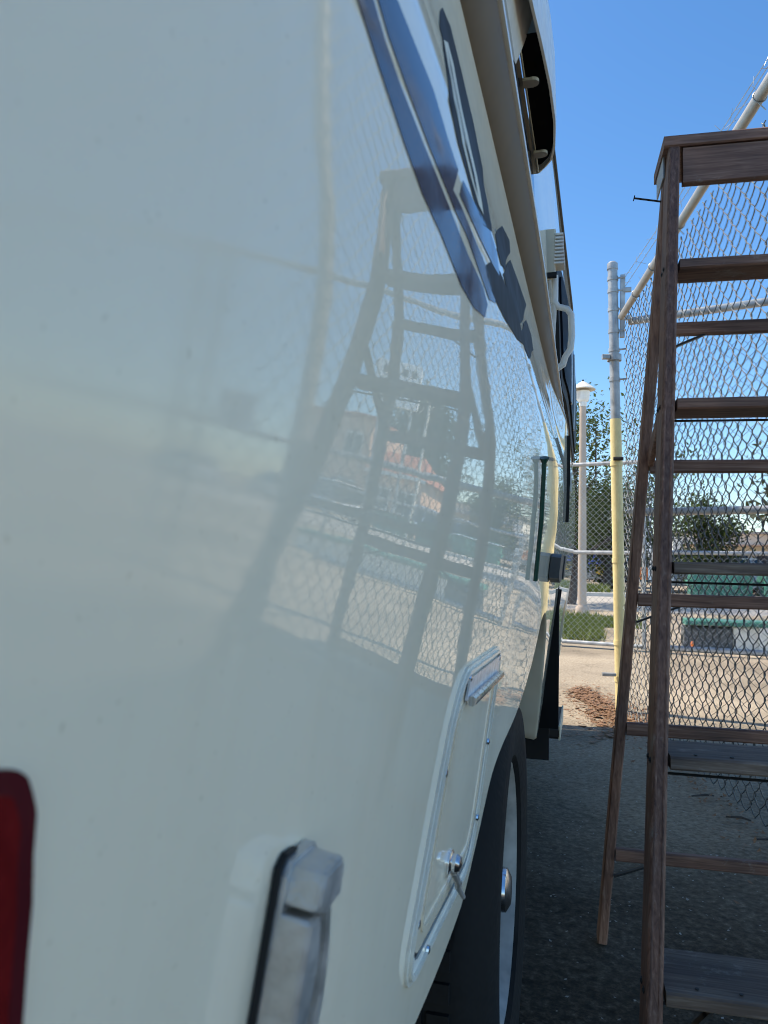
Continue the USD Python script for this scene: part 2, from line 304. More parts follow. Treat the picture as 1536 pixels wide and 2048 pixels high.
def surf_pt(Y, z, off=0.0):
    Y, z = np.asarray(Y, float), np.asarray(z, float)
    e = 1e-3
    dz = (bodyX(Y, z+e)-bodyX(Y, z-e))/(2*e); dy = (bodyX(Y+e, z)-bodyX(Y-e, z))/(2*e)
    n = np.stack([np.ones_like(dz), -dy, -dz], -1); n /= np.linalg.norm(n, axis=-1, keepdims=True)
    return np.stack([bodyX(Y, z), Y, z], -1) + n*off
RV_LEFT, REAR, FRONT = -2.12, -0.30, 4.47
rv = thing('motorhome', 'cream fibreglass motorhome with navy stripes filling the left of the view', 'motorhome', (-1.1, 2.1, 0))

def shell_panel(Y0, Y1, zbot, ztop, nY, nz, lip=.07):
    Ys = np.unique(np.concatenate([np.linspace(Y0, Y1, nY), np.linspace(max(Y0, .65), min(Y1, 1.95), 60) if Y0 < .7 < Y1 else []]))
    P = []
    for Y in Ys:
        b = float(zbot(Y)); zs = b + (ztop-b)*np.linspace(0, 1, nz)**1.0
        q = surf_pt(np.full(nz, Y), zs)
        rim = q[0]; lip_pts = [rim + [-lip, 0, .004], rim + [-.006, 0, -.004]]
        P.append(np.vstack([lip_pts, q]))
    return grid(np.array(P))
lower = shell_panel(REAR+.06, 2.325, zb, 1.30, 150, 60)
# rear corner turns round to the back wall
def rear_corner():
    zs = np.linspace(.51, 1.30, 30); P = []
    for k in range(9):
        a = math.radians(90*k/8); c = surf_pt(np.full(30, REAR+.06), zs)
        P.append(c + np.array([-.06*(1-math.cos(a)), -.06*math.sin(a), 0]))
    P.append(np.stack([np.full(30, RV_LEFT), np.full(30, REAR), zs], 1))
    P.append(np.stack([np.full(30, RV_LEFT), np.full(30, 2.3), zs], 1))
    return grid(np.array(P), True)
part('lower_shell', cat(lower, rear_corner()), 'cream', rv, smooth=35)
zf = PchipInterpolator([2.3, 2.36, 3.25, 3.32, 3.45, 3.75, 4.05, 4.18, 4.25, FRONT], [.42, .40, .395, .41, .62, .72, .62, .41, .40, .42])
cabp = shell_panel(2.345, FRONT-.05, zf, 1.30, 70, 40)
def front_wall():
    zs = np.linspace(.42, 1.30, 20); P = []
    for k in range(7):
        a = math.radians(90*k/6); c = surf_pt(np.full(20, FRONT-.05), zs)
        P.append(c + np.array([-.05*(1-math.cos(a)), .05*math.sin(a), 0]))
    P.append(np.stack([np.full(20, RV_LEFT), np.full(20, FRONT), zs], 1)); P.append(np.stack([np.full(20, RV_LEFT), np.full(20, 2.3), zs], 1))
    return grid(np.array(P))
part('cab_side', cat(cabp, front_wall()), 'cream', rv, smooth=35)
part('door_gap', box((-.16, 2.335, .88), (.18, .05, .96)), 'under', rv)
# underbody and wheel wells, black
part('underbody', cat(box((-1.15, .2, .62), (1.75, .9, .16)), box((-1.25, 2.1, .74), (1.55, 4.5, .10)), box((-1.15, 2.05, .44), (1.3, 4.3, .1)),
                      box((-.30, 1.32, .80), (.38, 1.3, .06)), box((-.45, 1.3, .6), (.03, 1.3, .42)), box((-.30, .62, .62), (.32, .03, .3)), box((-.27, 1.93, .60), (.24, .03, .38)),
                      box((-.30, 3.75, .80), (.36, .98, .06)), box((-.50, 3.75, .6), (.03, .98, .42))), 'under', rv)

# upper shell: right wall from the belt up to the roof, then over to the left side
def Xr(Y): return -.128 + (np.clip(Y, .2, 4.3)-1.88)*.0233
def bulge(Y, t): w = np.clip((Y-2.05)/.6, 0, 1); return .016*np.sin(np.pi*np.clip(t, 0, 1)**.75)*w*w*(3-2*w)
def upper():
    P = []
    for Y in np.linspace(REAR, FRONT, 80):
        e = min((Y-REAR), (FRONT-Y))
        x1 = float(Xr(Y)); x0 = float(bodyX(Y, 1.30))-.018
        sec = [(x0-.03, 1.33), (x0-.002, 1.335)]
        for t in np.linspace(.05, 1, 14): sec.append((x0+(x1-x0)*t**1.2+float(bulge(Y, t)), 1.335+(2.30-1.335)*t))
        for k in range(1, 10):
            a = math.radians(90*k/9); sec.append((x1-.22*(1-math.cos(a)), 2.30+.22*math.sin(a)))
        mid = len(sec); sec += [(-1.1, 2.56)]
        L = [(RV_LEFT-.02+(-(x)-.02)*0 + (-.02-(x)) * -0 - 0, z) for x, z in []]
        for x, z in reversed(sec[:mid]): sec.append((-2.2-x, z))
        drop = max(0, .10-e)/.10
        P.append([(x*(1-.0*drop)-(.06*drop*drop if x > -1.1 else -.06*drop*drop), Y, z-(.10*drop*drop if z > 1.5 else 0)) for x, z in sec])
    P = np.array(P); m = grid(P)
    caps = []
    for row, fl in ((P[0], False), (P[-1], True)):
        c = row.mean(0); V = np.vstack([row, c]); n = len(row)
        F = [[k, (k+1) % n, n] for k in range(n)]
        caps.append(trimesh.Trimesh(V, F if fl else [f[::-1] for f in F], process=False))
    return cat(m, *caps)
part('upper_shell', upper(), 'cream', rv, smooth=40)

# belt flange where the two shells meet, running the length of the side
def sweep_Y(Ys, secfun, closed=True):
    P = np.array([secfun(Y) for Y in Ys])
    if closed: P = np.concatenate([P, P[:, :1]], 1)
    return grid(P)
def Xfl(Y): return float(np.interp(Y, [REAR, .3, .6, 1.2, 1.8, 3.6], [-.084, -.074, -.0715, -.0655, -.064, -.0615]))
RAIL_END = 3.58
Ysr = np.linspace(REAR, RAIL_END, 60)
def flange(Y):
    x = Xfl(Y); b = float(bodyX(Y, 1.285))
    w = np.clip((3.62-Y)/.35, 0.35, 1)
    return [(b-.03, Y, 1.287), (b+.002, Y, 1.292), (x-.006, Y, 1.318), (x, Y, 1.326), (x, Y, 1.343), (x-.006, Y, 1.350), (b-.05, Y, 1.352)]
fl = sweep_Y(Ysr, flange)
part('belt_flange', fl, 'belt', rv, smooth=50)
part('belt_insert', sweep_Y(Ysr, lambda Y: [(Xfl(Y)-.001, Y, 1.330), (Xfl(Y)+.004, Y, 1.331), (Xfl(Y)+.004, Y, 1.339), (Xfl(Y)-.001, Y, 1.340)]), 'white_plastic', rv, smooth=50)
part('belt_end_cap', box((-.075, RAIL_END+.012, 1.318), (.04, .03, .075), .006), 'belt', rv)

# striped decals laid on the gelcoat
def decal(poly, off=.0005, step=.012):
    poly = Polygon(poly).buffer(0)
    poly = shapely.segmentize(poly, step)
    v, f = trimesh.creation.triangulate_polygon(poly, engine='earcut')
    m = trimesh.Trimesh(np.column_stack([v, np.zeros(len(v))]), f); m = m.subdivide_to_size(step*1.6)
    q = surf_pt(m.vertices[:, 0], m.vertices[:, 1], off)
    m2 = trimesh.Trimesh(q, m.faces, process=False)
    if m2.face_normals[:, 0].mean() < 0: m2.invert()
    return m2
def band(c0, c1, Y0, Y1, tip=.12):
    """stripe between heights c0(Y) and c1(Y) that closes in a slanted tip"""
    Ys = np.linspace(Y0, Y1, 40)
    lo = [(Y, c0(Y)) for Y in Ys]; hi = [(Y, c1(Y)) for Y in Ys if Y < Y1-tip*.25]
    return lo + hi[::-1]
part('stripe', decal([(-0.250, 1.0520), (0.120, 1.0560), (0.248, 1.0594), (0.274, 1.0514), (0.311, 1.0418), (0.345, 1.0354), (0.385, 1.0337), (0.448, 1.0278), (0.495, 1.0304), (0.545, 1.0400), (0.556, 1.0532), (0.531, 1.0579), (0.468, 1.0547), (0.435, 1.0554), (0.372, 1.0583), (0.343, 1.0593), (0.303, 1.0624), (0.280, 1.0667), (0.265, 1.0719), (0.120, 1.0740), (-0.250, 1.0780)]), 'navy', rv, smooth=True)
part('stripe', decal([(-0.250, 1.0850), (0.120, 1.0800), (0.270, 1.0758), (0.284, 1.0712), (0.311, 1.0675), (0.352, 1.0641), (0.385, 1.0629), (0.420, 1.0623), (0.461, 1.0643), (0.514, 1.0618), (0.565, 1.0599), (0.600, 1.0693), (0.583, 1.0779), (0.531, 1.0771), (0.483, 1.0747), (0.437, 1.0732), (0.414, 1.0710), (0.429, 1.0902), (0.402, 1.0918), (0.363, 1.0981), (0.326, 1.0964), (0.296, 1.0956), (0.120, 1.1000), (-0.250, 1.1050)]), 'navy', rv, smooth=True)
part('stripe', decal([(0.434, 1.0781), (0.463, 1.0805), (0.516, 1.0853), (0.584, 1.0942), (0.629, 1.1024), (0.621, 1.1192), (0.574, 1.1186), (0.505, 1.1021), (0.446, 1.0926)]), 'navy', rv, smooth=True)
part('stripe', decal([(0.529, 1.0709), (0.584, 1.0703), (0.669, 1.0776), (0.785, 1.0937), (0.875, 1.1143), (0.836, 1.1255), (0.715, 1.1164), (0.639, 1.1093), (0.586, 1.0988)]), 'slate', rv, smooth=True)
part('swoosh', decal([(0.459, 1.2124), (0.446, 1.1922), (0.455, 1.1894), (0.410, 1.1212), (0.433, 1.1088), (0.469, 1.1049), (0.498, 1.1012), (0.532, 1.1031), (0.592, 1.1238), (0.605, 1.1442), (0.644, 1.2035), (0.605, 1.2217), (0.548, 1.2307), (0.504, 1.2345), (0.472, 1.2246)]), 'slate', rv, smooth=True)
part('swoosh_edge', decal([(0.456, 1.1906), (0.456, 1.1803), (0.432, 1.1352), (0.447, 1.1169), (0.478, 1.1098), (0.509, 1.1072), (0.536, 1.1122), (0.520, 1.1267), (0.506, 1.1521), (0.510, 1.1845), (0.498, 1.2022), (0.478, 1.2042)], off=.0009), 'cream_matte', rv, smooth=True)
part('swoosh_fill', decal([(0.468, 1.1938), (0.470, 1.1833), (0.456, 1.1469), (0.461, 1.1231), (0.488, 1.1150), (0.506, 1.1111), (0.493, 1.1199), (0.465, 1.1290), (0.461, 1.1515), (0.475, 1.1834)], off=.0013), 'slate', rv, smooth=True)
for q in ([(0.644, 1.1443), (0.812, 1.2279), (0.895, 1.2478), (0.899, 1.2341), (0.711, 1.1392), (0.654, 1.1216), (0.628, 1.1244)],
          [(0.667, 1.1185), (0.889, 1.2208), (0.995, 1.2361), (1.135, 1.2501), (1.023, 1.1915), (0.789, 1.1107), (0.711, 1.1102)],
          [(0.825, 1.1136), (1.110, 1.2191), (1.210, 1.2269), (1.224, 1.2066), (0.950, 1.1181), (0.886, 1.1116)]):
    part('scale_decal', decal(q), 'slate', rv, smooth=True)

# service hatch: frame, lid, hinge, screws, cam lock
HQ = np.array([[.515, .566], [.832, .545], [.885, .775], [.604, .779]])     # near-bottom, far-bottom, far-top, near-top on the side
def hq(a, b): return tuple((1-a)*(1-b)*HQ[0]+a*(1-b)*HQ[1]+a*b*HQ[2]+(1-a)*b*HQ[3])
def on_side(poly2, thick, off0):
    """extrude a (Y, z) polygon off the body side"""
    poly2 = shapely.segmentize(poly2, .015)
    m = trimesh.creation.extrude_polygon(poly2, thick, engine='earcut'); m = m.subdivide_to_size(.03)
    base = surf_pt(m.vertices[:, 0], m.vertices[:, 1], 0.0); top = surf_pt(m.vertices[:, 0], m.vertices[:, 1], 1.0)
    n = top-base
    m2 = trimesh.Trimesh(base + n*(m.vertices[:, 2:3]+off0), m.faces, process=False)
    m2.invert() if m2.volume < 0 else None
    return m2
HWD, HHT = .30, .225
def rr(m_, r, dz=0): return Polygon([hq(.5+a/HWD, .5+(b+dz)/HHT) for a, b in rrect(HWD-2*m_, HHT-2*m_, r, 8)])
frame_ = rr(0, .045).difference(rr(.0145, .034))
hatch = part('service_hatch', on_side(frame_, .0028, -.0005), 'cream_gloss', rv, smooth=25)
part('hatch_bead', on_side(rr(.0035, .042).difference(rr(.0065, .039)), .0024, .0022), 'cream_gloss', hatch, smooth=25)
part('hatch_gasket', on_side(rr(.0145, .034).difference(rr(.0180, .031)), .0012, -.0005), 'black_rubber', hatch, smooth=25)
part('hatch_lid', on_side(rr(.0180, .031), .0028, -.0012), 'cream', hatch, smooth=25)
part('hatch_ridge', on_side(rr(.030, .022).difference(rr(.0335, .0195)), .0016, .0016), 'cream', hatch, smooth=25)
pa, pb = surf_pt(*hq(.17, .872), .008), surf_pt(*hq(.90, .872), .008)
for k in range(8):
    p, q = pa+(pb-pa)*(k/8), pa+(pb-pa)*((k+.93)/8)
    part('hinge_knuckle', tube([p, q], .0042, 10), 'chrome', hatch)
part('hinge_leaf', on_side(Polygon([hq(.15, .875), hq(.92, .875), hq(.92, .955), hq(.15, .955)]), .0018, .0028), 'alu_trim', hatch)
for (a, b) in ((.16, .955), (.90, .945), (.025, .66), (.975, .55), (.025, .22), (.974, .22), (.27, .03), (.75, .035)):
    y, z = hq(a, b); a0, n0 = surf_pt(y, z, .0028), surf_pt(y, z, .0048)
    part('screw', tube([a0, n0, n0+(n0-a0)*.3], [.0036, .0032, .0013], 10), 'chrome', hatch)
LY, LZ = hq(.44, .235)
c0, c1 = surf_pt(LY, LZ, .001), surf_pt(LY, LZ, 1.001); ln = c1-c0
part('lock_plate', tube([c0, c0+ln*.0025, c0+ln*.004], [.0105, .0105, .008], 22), 'chrome', hatch)
lk = part('lock_barrel', tube([c0+ln*.004, c0+ln*.007, c0+ln*.0105, c0+ln*.012], [.0075, .0078, .006, .002], 20), 'chrome', hatch)
part('lock_tab', tube([c0+ln*.005+[0, .0, -.008], c0+ln*.007+[0, .012, -.020], c0+ln*.004+[0, .030, -.032], c0+ln*.007+[0, .045, -.046]], [.0035, .003, .0028, .0022], 8), 'cast_alu', hatch)

# cast door holder close to the lens, and its black gasket
BY, BZ, BS = .276, .713, .80
def on_side_round(poly, thick, off0, r=.0022, n=4):
    poly = poly.buffer(-r*.8).buffer(r*1.6).buffer(-r*.8)
    ms = [on_side(poly, thick-r, off0)]
    for k in range(1, n+1):
        a0, a1 = math.asin((k-1)/n), math.asin(k/n)
        q = poly.buffer(-r*(1-math.cos(a1)))
        if q.is_empty or q.geom_type != 'Polygon': break
        ms.append(on_side(q, r*(k/n-(k-1)/n)+.00005, off0+thick-r+r*(k-1)/n))
    return cat(*ms)
def bracket():
    def P(dy, dz, off): return surf_pt(BY+dy, BZ+dz, off)
    n = surf_pt(BY, BZ, 1.0)-surf_pt(BY, BZ, 0.0)
    bodyp = [(-.016, .046), (-.012, .052), (.014, .052), (.020, .046), (.020, .030), (.016, -.02), (.008, -.06), (-.002, -.088), (-.020, -.088), (-.022, -.03)]
    plate = on_side(Polygon([(BY+a*BS, BZ+b*BS) for a, b in bodyp]), .004, .0015)
    head = on_side_round(Polygon([(BY+a*BS, BZ+b*BS) for a, b in ((-.015, .034), (-.010, .050), (.013, .050), (.018, .044), (.018, .030), (.0, .028))]), .014, .004)
    jaw = on_side_round(Polygon([(BY+a*BS, BZ+b*BS) for a, b in ((-.017, .031), (-.002, .029), (.003, .008), (-.001, -.02), (.001, -.055), (.004, -.088), (-.020, -.088), (-.022, -.02))]), .013, .004)
    arm = on_side_round(Polygon([(BY+a*BS, BZ+b*BS) for a, b in ((.010, .028), (.018, .027), (.025, .0), (.026, -.024), (.018, -.055), (.006, -.085), (-.004, -.085), (.011, -.048), (.018, -.02), (.016, .008))]), .011, .004)
    return plate, head, jaw, arm
pl, hd, jw, arm_ = bracket()
br = part('door_holder', pl, 'cast_alu', rv, smooth=25)
part('holder_head', hd, 'cast_alu', br, smooth=25); part('holder_jaw', jw, 'cast_alu', br, smooth=25); part('holder_arm', arm_, 'cast_alu', br, smooth=25)
part('holder_gasket', on_side(Polygon([(BY+a*BS, BZ+b*BS) for a, b in ((-.0180, .050), (-.012, .0545), (.0, .0535), (-.014, .046), (-.018, .030), (-.0225, -.03), (-.0205, -.088), (-.0222, -.088), (-.0242, -.03))]), .0025, .0008), 'black_rubber', br)

for (a, b) in ((-.010, -.062),):
    q0, q1 = surf_pt(BY+a*BS, BZ+b*BS, .018), surf_pt(BY+a*BS, BZ+b*BS, .0195)
    part('holder_screw', tube([q0, q1, q1+(q1-q0)*.4], [.0032, .0030, .0012], 12), 'chrome', br)
# tail lamp on the rear edge
tpts = [(0.1224, 0.8212), (0.1274, 0.8199), (0.1304, 0.8178), (0.1324, 0.8142), (0.1344, 0.8099), (0.1354, 0.8014), (0.1374, 0.7909), (0.1384, 0.7804), (0.1404, 0.7644), (0.1424, 0.72), (0.1414, 0.68), (0.08, 0.67), (0.02, 0.67), (-0.05, 0.68), (-0.05, 0.815), (0.06, 0.8235)]
tp = Polygon(tpts).buffer(-.006).buffer(.006)
tl = part('tail_lamp', on_side(tp, .0014, .0004), 'red_dark', rv, smooth=25, label='dark red tail lamp')
part('lamp_lens', on_side(tp.buffer(-.0045), .0012, .0010), 'red_lens', tl, smooth=25)
for d in (.0, .007, .014, .021):
    part('lamp_rib', on_side(Polygon([(.1165-d, .69), (.1190-d, .69), (.1180-d, .806), (.1165-d, .806)]), .0014, .0014), 'red_dark' if d in (0, .014) else 'red_lens', tl)
part('lamp_screw', tube([surf_pt(.125, .772, .0015), surf_pt(.125, .772, .003)], .0022, 12), 'chrome', tl)

# wheels
def wheel(cx, cy, r=.335, rim=.205, side=1, dual=True):
    o = np.array([cx, cy, r-.008]); s = side
    ty = [(rim-.01, -.03), (rim+.01, -.005), (rim+.05, .003), (rim+.09, .001), (r-.022, -.012), (r-.006, -.03), (r, -.05), (r, -.16), (r-.01, -.178), (rim+.06, -.195), (rim, -.18)]
    t = lathe([(a, b*s) for a, b in ty], o, 'x', 64)
    w = part('wheel', t, 'tyre', rv, smooth=35)
    rp = [(.035, -.105), (.09, -.105), (.105, -.085), (.15, -.085), (.165, -.10), (rim-.022, -.05), (rim-.010, -.024), (rim-.004, -.012), (rim+.004, -.014), (rim+.002, -.026)]
    part('rim', lathe([(a, b*s) for a, b in rp], o, 'x', 48), 'rim_white', w, smooth=35)
    part('hub_cap', lathe([(.0, -.004*s), (.022, -.005*s), (.034, -.012*s), (.038, -.03*s), (.040, -.07*s), (.052, -.075*s), (.055, -.11*s)], o, 'x', 28), 'chrome', w, smooth=30)
    for k in range(8):
        a = (k+.5)*math.pi/4; q = o+[-.083*s, .128*math.cos(a), .128*math.sin(a)]
        part('hand_hole', tube([q-[.003*s, 0, 0], q+[.001*s, 0, 0]], .017, 14), 'under', w)
    for k in range(6):
        a = k*math.pi/3; q = o+[0, .068*math.cos(a), .068*math.sin(a)]
        part('wheel_nut', tube([q+[-.105*s, 0, 0], q+[-.082*s, 0, 0]], .011, 6), 'chrome', w, smooth=False)
    tr = []
    for k in range(56):
        a = 2*math.pi*k/56
        for xx in (-.065, -.10, -.14):
            q = o+[xx*s, (r+.002)*math.cos(a), (r+.002)*math.sin(a)]
            d = np.array([0, -math.sin(a), math.cos(a)])
            tr.append(beam(q-d*.012, q+d*.012, .028, .008, (0, math.cos(a), math.sin(a))))
    part('tread', cat(*tr), 'tyre', w, smooth=False, kind='stuff')
wheel(-.110, 1.33); wheel(-.235, 3.75); wheel(RV_LEFT+.098, 1.33, side=-1); wheel(RV_LEFT+.15, 3.75, side=-1)

# black bumper block, bar painted as a reflection, mud flap, step
part('corner_trim', tube([surf_pt(1.197, .842, .006), surf_pt(1.175, .93, .006), surf_pt(1.15, 1.015, .006), surf_pt(1.146, 1.023, .006)], [.0036, .0036, .0036, .0075], 10), 'green_dark', rv)  # thin bar added to stand for a dark reflection in the gelcoat
bb = part('rubber_buffer', on_side(Polygon([(1.60, .842), (1.66, .832), (1.735, .838), (1.735, .892), (1.62, .892), (1.60, .885)]), .020, .002), 'grey_plastic', rv)
part('buffer_half', on_side(Polygon([(1.745, .838), (1.80, .845), (1.83, .862), (1.80, .890), (1.745, .892)]), .023, .002), 'grey_plastic', bb)
part('mud_flap', beam((-.155, 2.42, .40), (-.158, 2.425, .20), .018, .30, (0, 1, 0)).copy() if False else box((-.155, 2.42, .385), (.11, .012, .20)), 'black_rubber', rv)
st = part('entry_step', box((-.125, 2.95, .30), (.09, .42, .04), .008), 'rust_black', rv)
part('step_bracket', cat(box((-.135, 2.80, .35), (.04, .03, .10)), box((-.135, 3.10, .35), (.04, .03, .10))), 'rust_black', st)
part('step_edge', box((-.0785, 2.95, .30), (.005, .42, .05), .002), 'beige_plastic', st)

# upper side fittings: vent hood with latches, porch lamp, grab handle, windows
def upX(Y, z):
    x0, x1 = float(bodyX(Y, 1.30))-.018, float(Xr(Y)); t = np.clip((z-1.335)/(2.30-1.335), 0, 1); return x0+(x1-x0)*t**1.2+float(bulge(Y, t))
def up_panel(Y0, Y1, z0, z1, off, th, r=.03):
    P = Polygon([((Y0+Y1)/2+a, (z0+z1)/2+b) for a, b in rrect(Y1-Y0, z1-z0, r)])
    m = trimesh.creation.extrude_polygon(shapely.segmentize(P, .04), th, engine='earcut').subdivide_to_size(.08)
    x = np.array([upX(a, b) for a, b in m.vertices[:, :2]])
    m2 = trimesh.Trimesh(np.stack([x+off+m.vertices[:, 2], m.vertices[:, 0], m.vertices[:, 1]], 1), m.faces, process=False)
    if m2.volume < 0: m2.invert()
    return m2
wn = part('side_window', up_panel(.30, 1.46, 1.50, 1.615, .002, .010, .03), 'black_rubber', rv)
part('window_pane', up_panel(.33, 1.43, 1.53, 1.60, .010, .004, .02), 'dark_glass', wn)
part('window_frame', up_panel(.28, 1.50, 1.455, 1.497, .002, .014, .01), 'white_plastic', wn)
# hood
def hood():
    Y0, Y1, z0 = .60, 1.47, 1.625
    wall = lambda Y: upX(Y, z0)
    out = lambda Y: float(np.interp(Y, [Y0, 1.02, 1.10, 1.2, 1.3, 1.38, 1.43, Y1], [-.102, -.068, -.060, -.052, -.0485, -.052, -.06, -.085]))
    Ys = np.linspace(Y0, Y1, 40)
    P = np.array([[(wall(Y)+.001, Y, z0+.17), (out(Y)-.012, Y, z0+.15), (out(Y)-.003, Y, z0+.12), (out(Y), Y, z0+.02), (out(Y)-.001, Y, z0), (out(Y)-.005, Y, z0-.001)] for Y in Ys])
    side = grid(P, True)
    under = []
    for a, b in ((Y0, 1.09),):
        yy = np.linspace(a, b, 8); under.append(grid(np.array([[(wall(Y)+.003, Y, z0-.060), (wall(Y)+(out(Y)-wall(Y))*.5, Y, z0+.00), (out(Y)-.001, Y, z0+.08)] for Y in yy]), True))
    e = [trimesh.Trimesh(np.vstack([P[i], [[wall(Ys[i]), Ys[i], z0]]]), [[0, k, k+1] for k in range(1, 6)], process=False) for i in (0, -1)]
    return cat(side, *under, *e), wall, out, z0
hm, wall, out, hz0 = hood()
hd_ = part('vent_hood', hm, 'white_plastic', rv, smooth=30)
yy = np.linspace(1.085, 1.46, 16)
part('hood_opening', grid(np.array([[(wall(Y)+.020, Y, hz0+.012), (out(Y)-.004, Y, hz0+.012)] for Y in yy]), True), 'under', hd_)
part('hood_sill', cat(*[beam((wall(a)+.009, a, hz0-.002), (wall(b)+.009, b, hz0-.002), .016, .008) for a, b in zip(yy[:-1], yy[1:])]), 'beige_plastic', hd_)
part('sill_trim', tube([(wall(Y)+.021, Y, hz0-.004) for Y in yy], .0016, 6), 'beige_plastic', hd_)
for Y in (1.17, 1.385):
    lt = part('hood_latch', cat(box((wall(Y)+.026, Y, hz0-.008), (.016, .024, .005), .002), tube([(wall(Y)+.033, Y-.0, hz0-.010), (wall(Y)+.033, Y, hz0-.005)], .010, 14)), 'beige_plastic', hd_)
    part('latch_slot', box((wall(Y)+.010, Y, hz0-.0075), (.006, .024, .003)), 'grey_plastic', lt)
# roof gutter line
part('roof_gutter', tube([(float(Xr(Y))+.004, Y, 2.30) for Y in np.linspace(REAR+.1, FRONT-.1, 30)], .006, 8), 'rust_black', rv)
# porch lamp
PY = 2.0
plx = upX(PY, 1.68)
plm = part('porch_lamp', cat(beam((plx, PY, 1.62), (plx, PY, 1.735), .022*2, .05, (0, 1, 0), .004)), 'beige_plastic', rv)
for k in range(9):
    z = 1.645+.0095*k
    part('lamp_louvre', box((plx+.031, PY, z), (.026-.0008*k, .052, .0055), .001), 'white_plastic', plm)
part('lamp_switch', box((plx+.012, PY-.027, 1.612), (.026, .008, .016), .003), 'black_rubber', plm)
# grab handle
hx = upX(PY, 1.5)
hp = [(hx+.012, PY, 1.62), (hx+.013, PY, 1.58), (hx+.012, PY, 1.55), (hx+.022, PY, 1.537), (hx+.044, PY, 1.530), (hx+.054, PY, 1.515), (hx+.056, PY, 1.46), (hx+.053, PY, 1.425), (hx+.040, PY, 1.405), (hx+.034, PY, 1.385), (hx+.016, PY, 1.372)]
gh = part('grab_handle', tube(hp, [.009, .008, .009, .0085, .0085, .0085, .0085, .0085, .008, .009, .008], 12), 'white_plastic', rv)
part('handle_base', tube([(hx+.012, PY, 1.545), (hx+.008, PY, 1.46), (hx+.012, PY, 1.375)], .0065, 10), 'white_plastic', gh)
cw = part('cab_window', up_panel(2.12, 3.75, 1.36, 1.74, .002, .012, .07), 'black_rubber', rv)
part('window_pane', up_panel(2.17, 3.70, 1.40, 1.70, .012, .008, .06), 'smoked_glass', cw)
for y in (2.55, 3.05): part('window_bar', up_panel(y, y+.03, 1.40, 1.70, .018, .006, .006), 'alu_trim', cw)
# strip mouldings and hinge on the cab edge
for a, b in ((.44, .62), (.62, .80), (1.0, 1.12), (1.12, 1.26)):
    part('door_seal', beam((float(bodyX(2.36, a))+.004, 2.362, a), (float(bodyX(2.36, b))+.004, 2.362, b), .010, .02, (0, 1, 0)), 'black_rubber', rv)
part('door_hinge', box((float(bodyX(2.37, 1.12))+.004, 2.375, 1.12), (.018, .03, .06), .004), 'white_plastic', rv)

# ------------------------------------------------------------------ wooden step ladder
ld = thing('step_ladder', 'weathered dark brown wooden step ladder standing open between motorhome and fence', 'ladder', (.312, 1.5, 0))
ya = math.radians(2.3); U = np.array([math.cos(ya), math.sin(ya), 0]); V = np.array([-math.sin(ya), math.cos(ya), 0]); O = np.array([.312, 1.642, 0])
S, WT, WB, VF, VR, ZR = .292, .242, .488, .576, .248, -.08; HT = 6*S
half = lambda z: (WB+(WT-WB)*z/HT)/2
Fp = lambda z, s, du=0, dv=0: O+s*U*(half(z)+du)+V*(-VF*(HT-z)/HT+dv)+np.array([0, 0, z])
Rp = lambda z, s, du=0, dv=0: O+s*U*(half(z)+du)+V*(.06+VR*(HT-z)/HT+dv)+np.array([0, 0, z])
for s in (-1, 1):
    # front rail: 20 mm across, 68 mm deep, with two shallow flutes down its front edge
    a, b = Fp(0, s, .012, .034), Fp(HT-.02, s, .012, .034)
    fr_ = part('front_rail', beam(a, b, .022, .068, V, .003), 'wood_up', ld, smooth=False)
    part('rail_flute', cat(*[beam(Fp(.02, s, .012+dx, -.0005), Fp(HT-.05, s, .012+dx, -.0005), .0035, .004, V, .0008) for dx in (-.006, .006)]), 'wood_up', fr_, smooth=False)
    part('rear_rail', beam(Rp(.0, s, .012, .0), Rp(HT-.045, s, .012, .0), .022, .046, V, .003), 'wood_up', ld, smooth=False)
for k in range(1, 6):
    z = k*S; d = .085+.012*(5-k)
    a, b = Fp(z, -1, -.002), Fp(z, 1, -.002)
    fz = np.array([0, 0, -.010])
    part('step', beam(a+V*(d/2-.006)+fz, b+V*(d/2-.006)+fz, d, .020, (0, 0, 1), .003), 'wood_tread' if k <= 3 else 'wood_cross', ld, smooth=False)
    # steel rod under each step
    if k in (1, 2, 3, 4):
        part('truss_rod', tube([Fp(z-.034, -1, .0, .045), Fp(z-.036, 1, .0, .045)], .0022, 6), 'rust_black', ld)
for k in range(1, 6):
    z = k*S-.012
    for s in (-1, 1):
        for dv in (.022, .048):
            q = Fp(z, s, .023, dv); part('rail_bolt', cat(tube([q, q+s*U*.0018], .0048, 6), tube([q+s*U*.0018, q+s*U*.003], .0026, 8)), 'rust_black', ld, smooth=False)
    for s in (-.8, -.55, .6, .85):
        q = Fp(z+.0125, 0)+U*half(z)*s+V*.012; part('nail_head', tube([q, q+[0, 0, .0012]], .0028, 8), 'rust_black', ld, smooth=False)
for k in range(1, 6):
    z = k*S+ZR
    part('rung', beam(Rp(z, -1, .0, -.018), Rp(z, 1, .0, -.018), .018, .028, (0, 0, 1), .003), 'wood_cross', ld, smooth=False)
for k, s in ((1, -1), (3, -1), (5, -1), (1, 1), (3, 1)):
    z = k*S+ZR
    part('brace', beam(Rp(z-.05, s, .0, -.025), Rp(z-.008, s, -.10, -.02), .004, .012, V), 'rust_black', ld, smooth=False)
part('brace', beam(Fp(S-.09, -1, .0, .03), Fp(S-.02, -1, -.075, .03), .004, .014, V), 'rust_black', ld, smooth=False)
for s in (-1, 1):
    part('spreader', beam(Rp(1.10, s, .0, -.02), Fp(1.245, s, .0, .05), .012, .03, (0, 0, 1), .002), 'wood_up', ld, smooth=False)
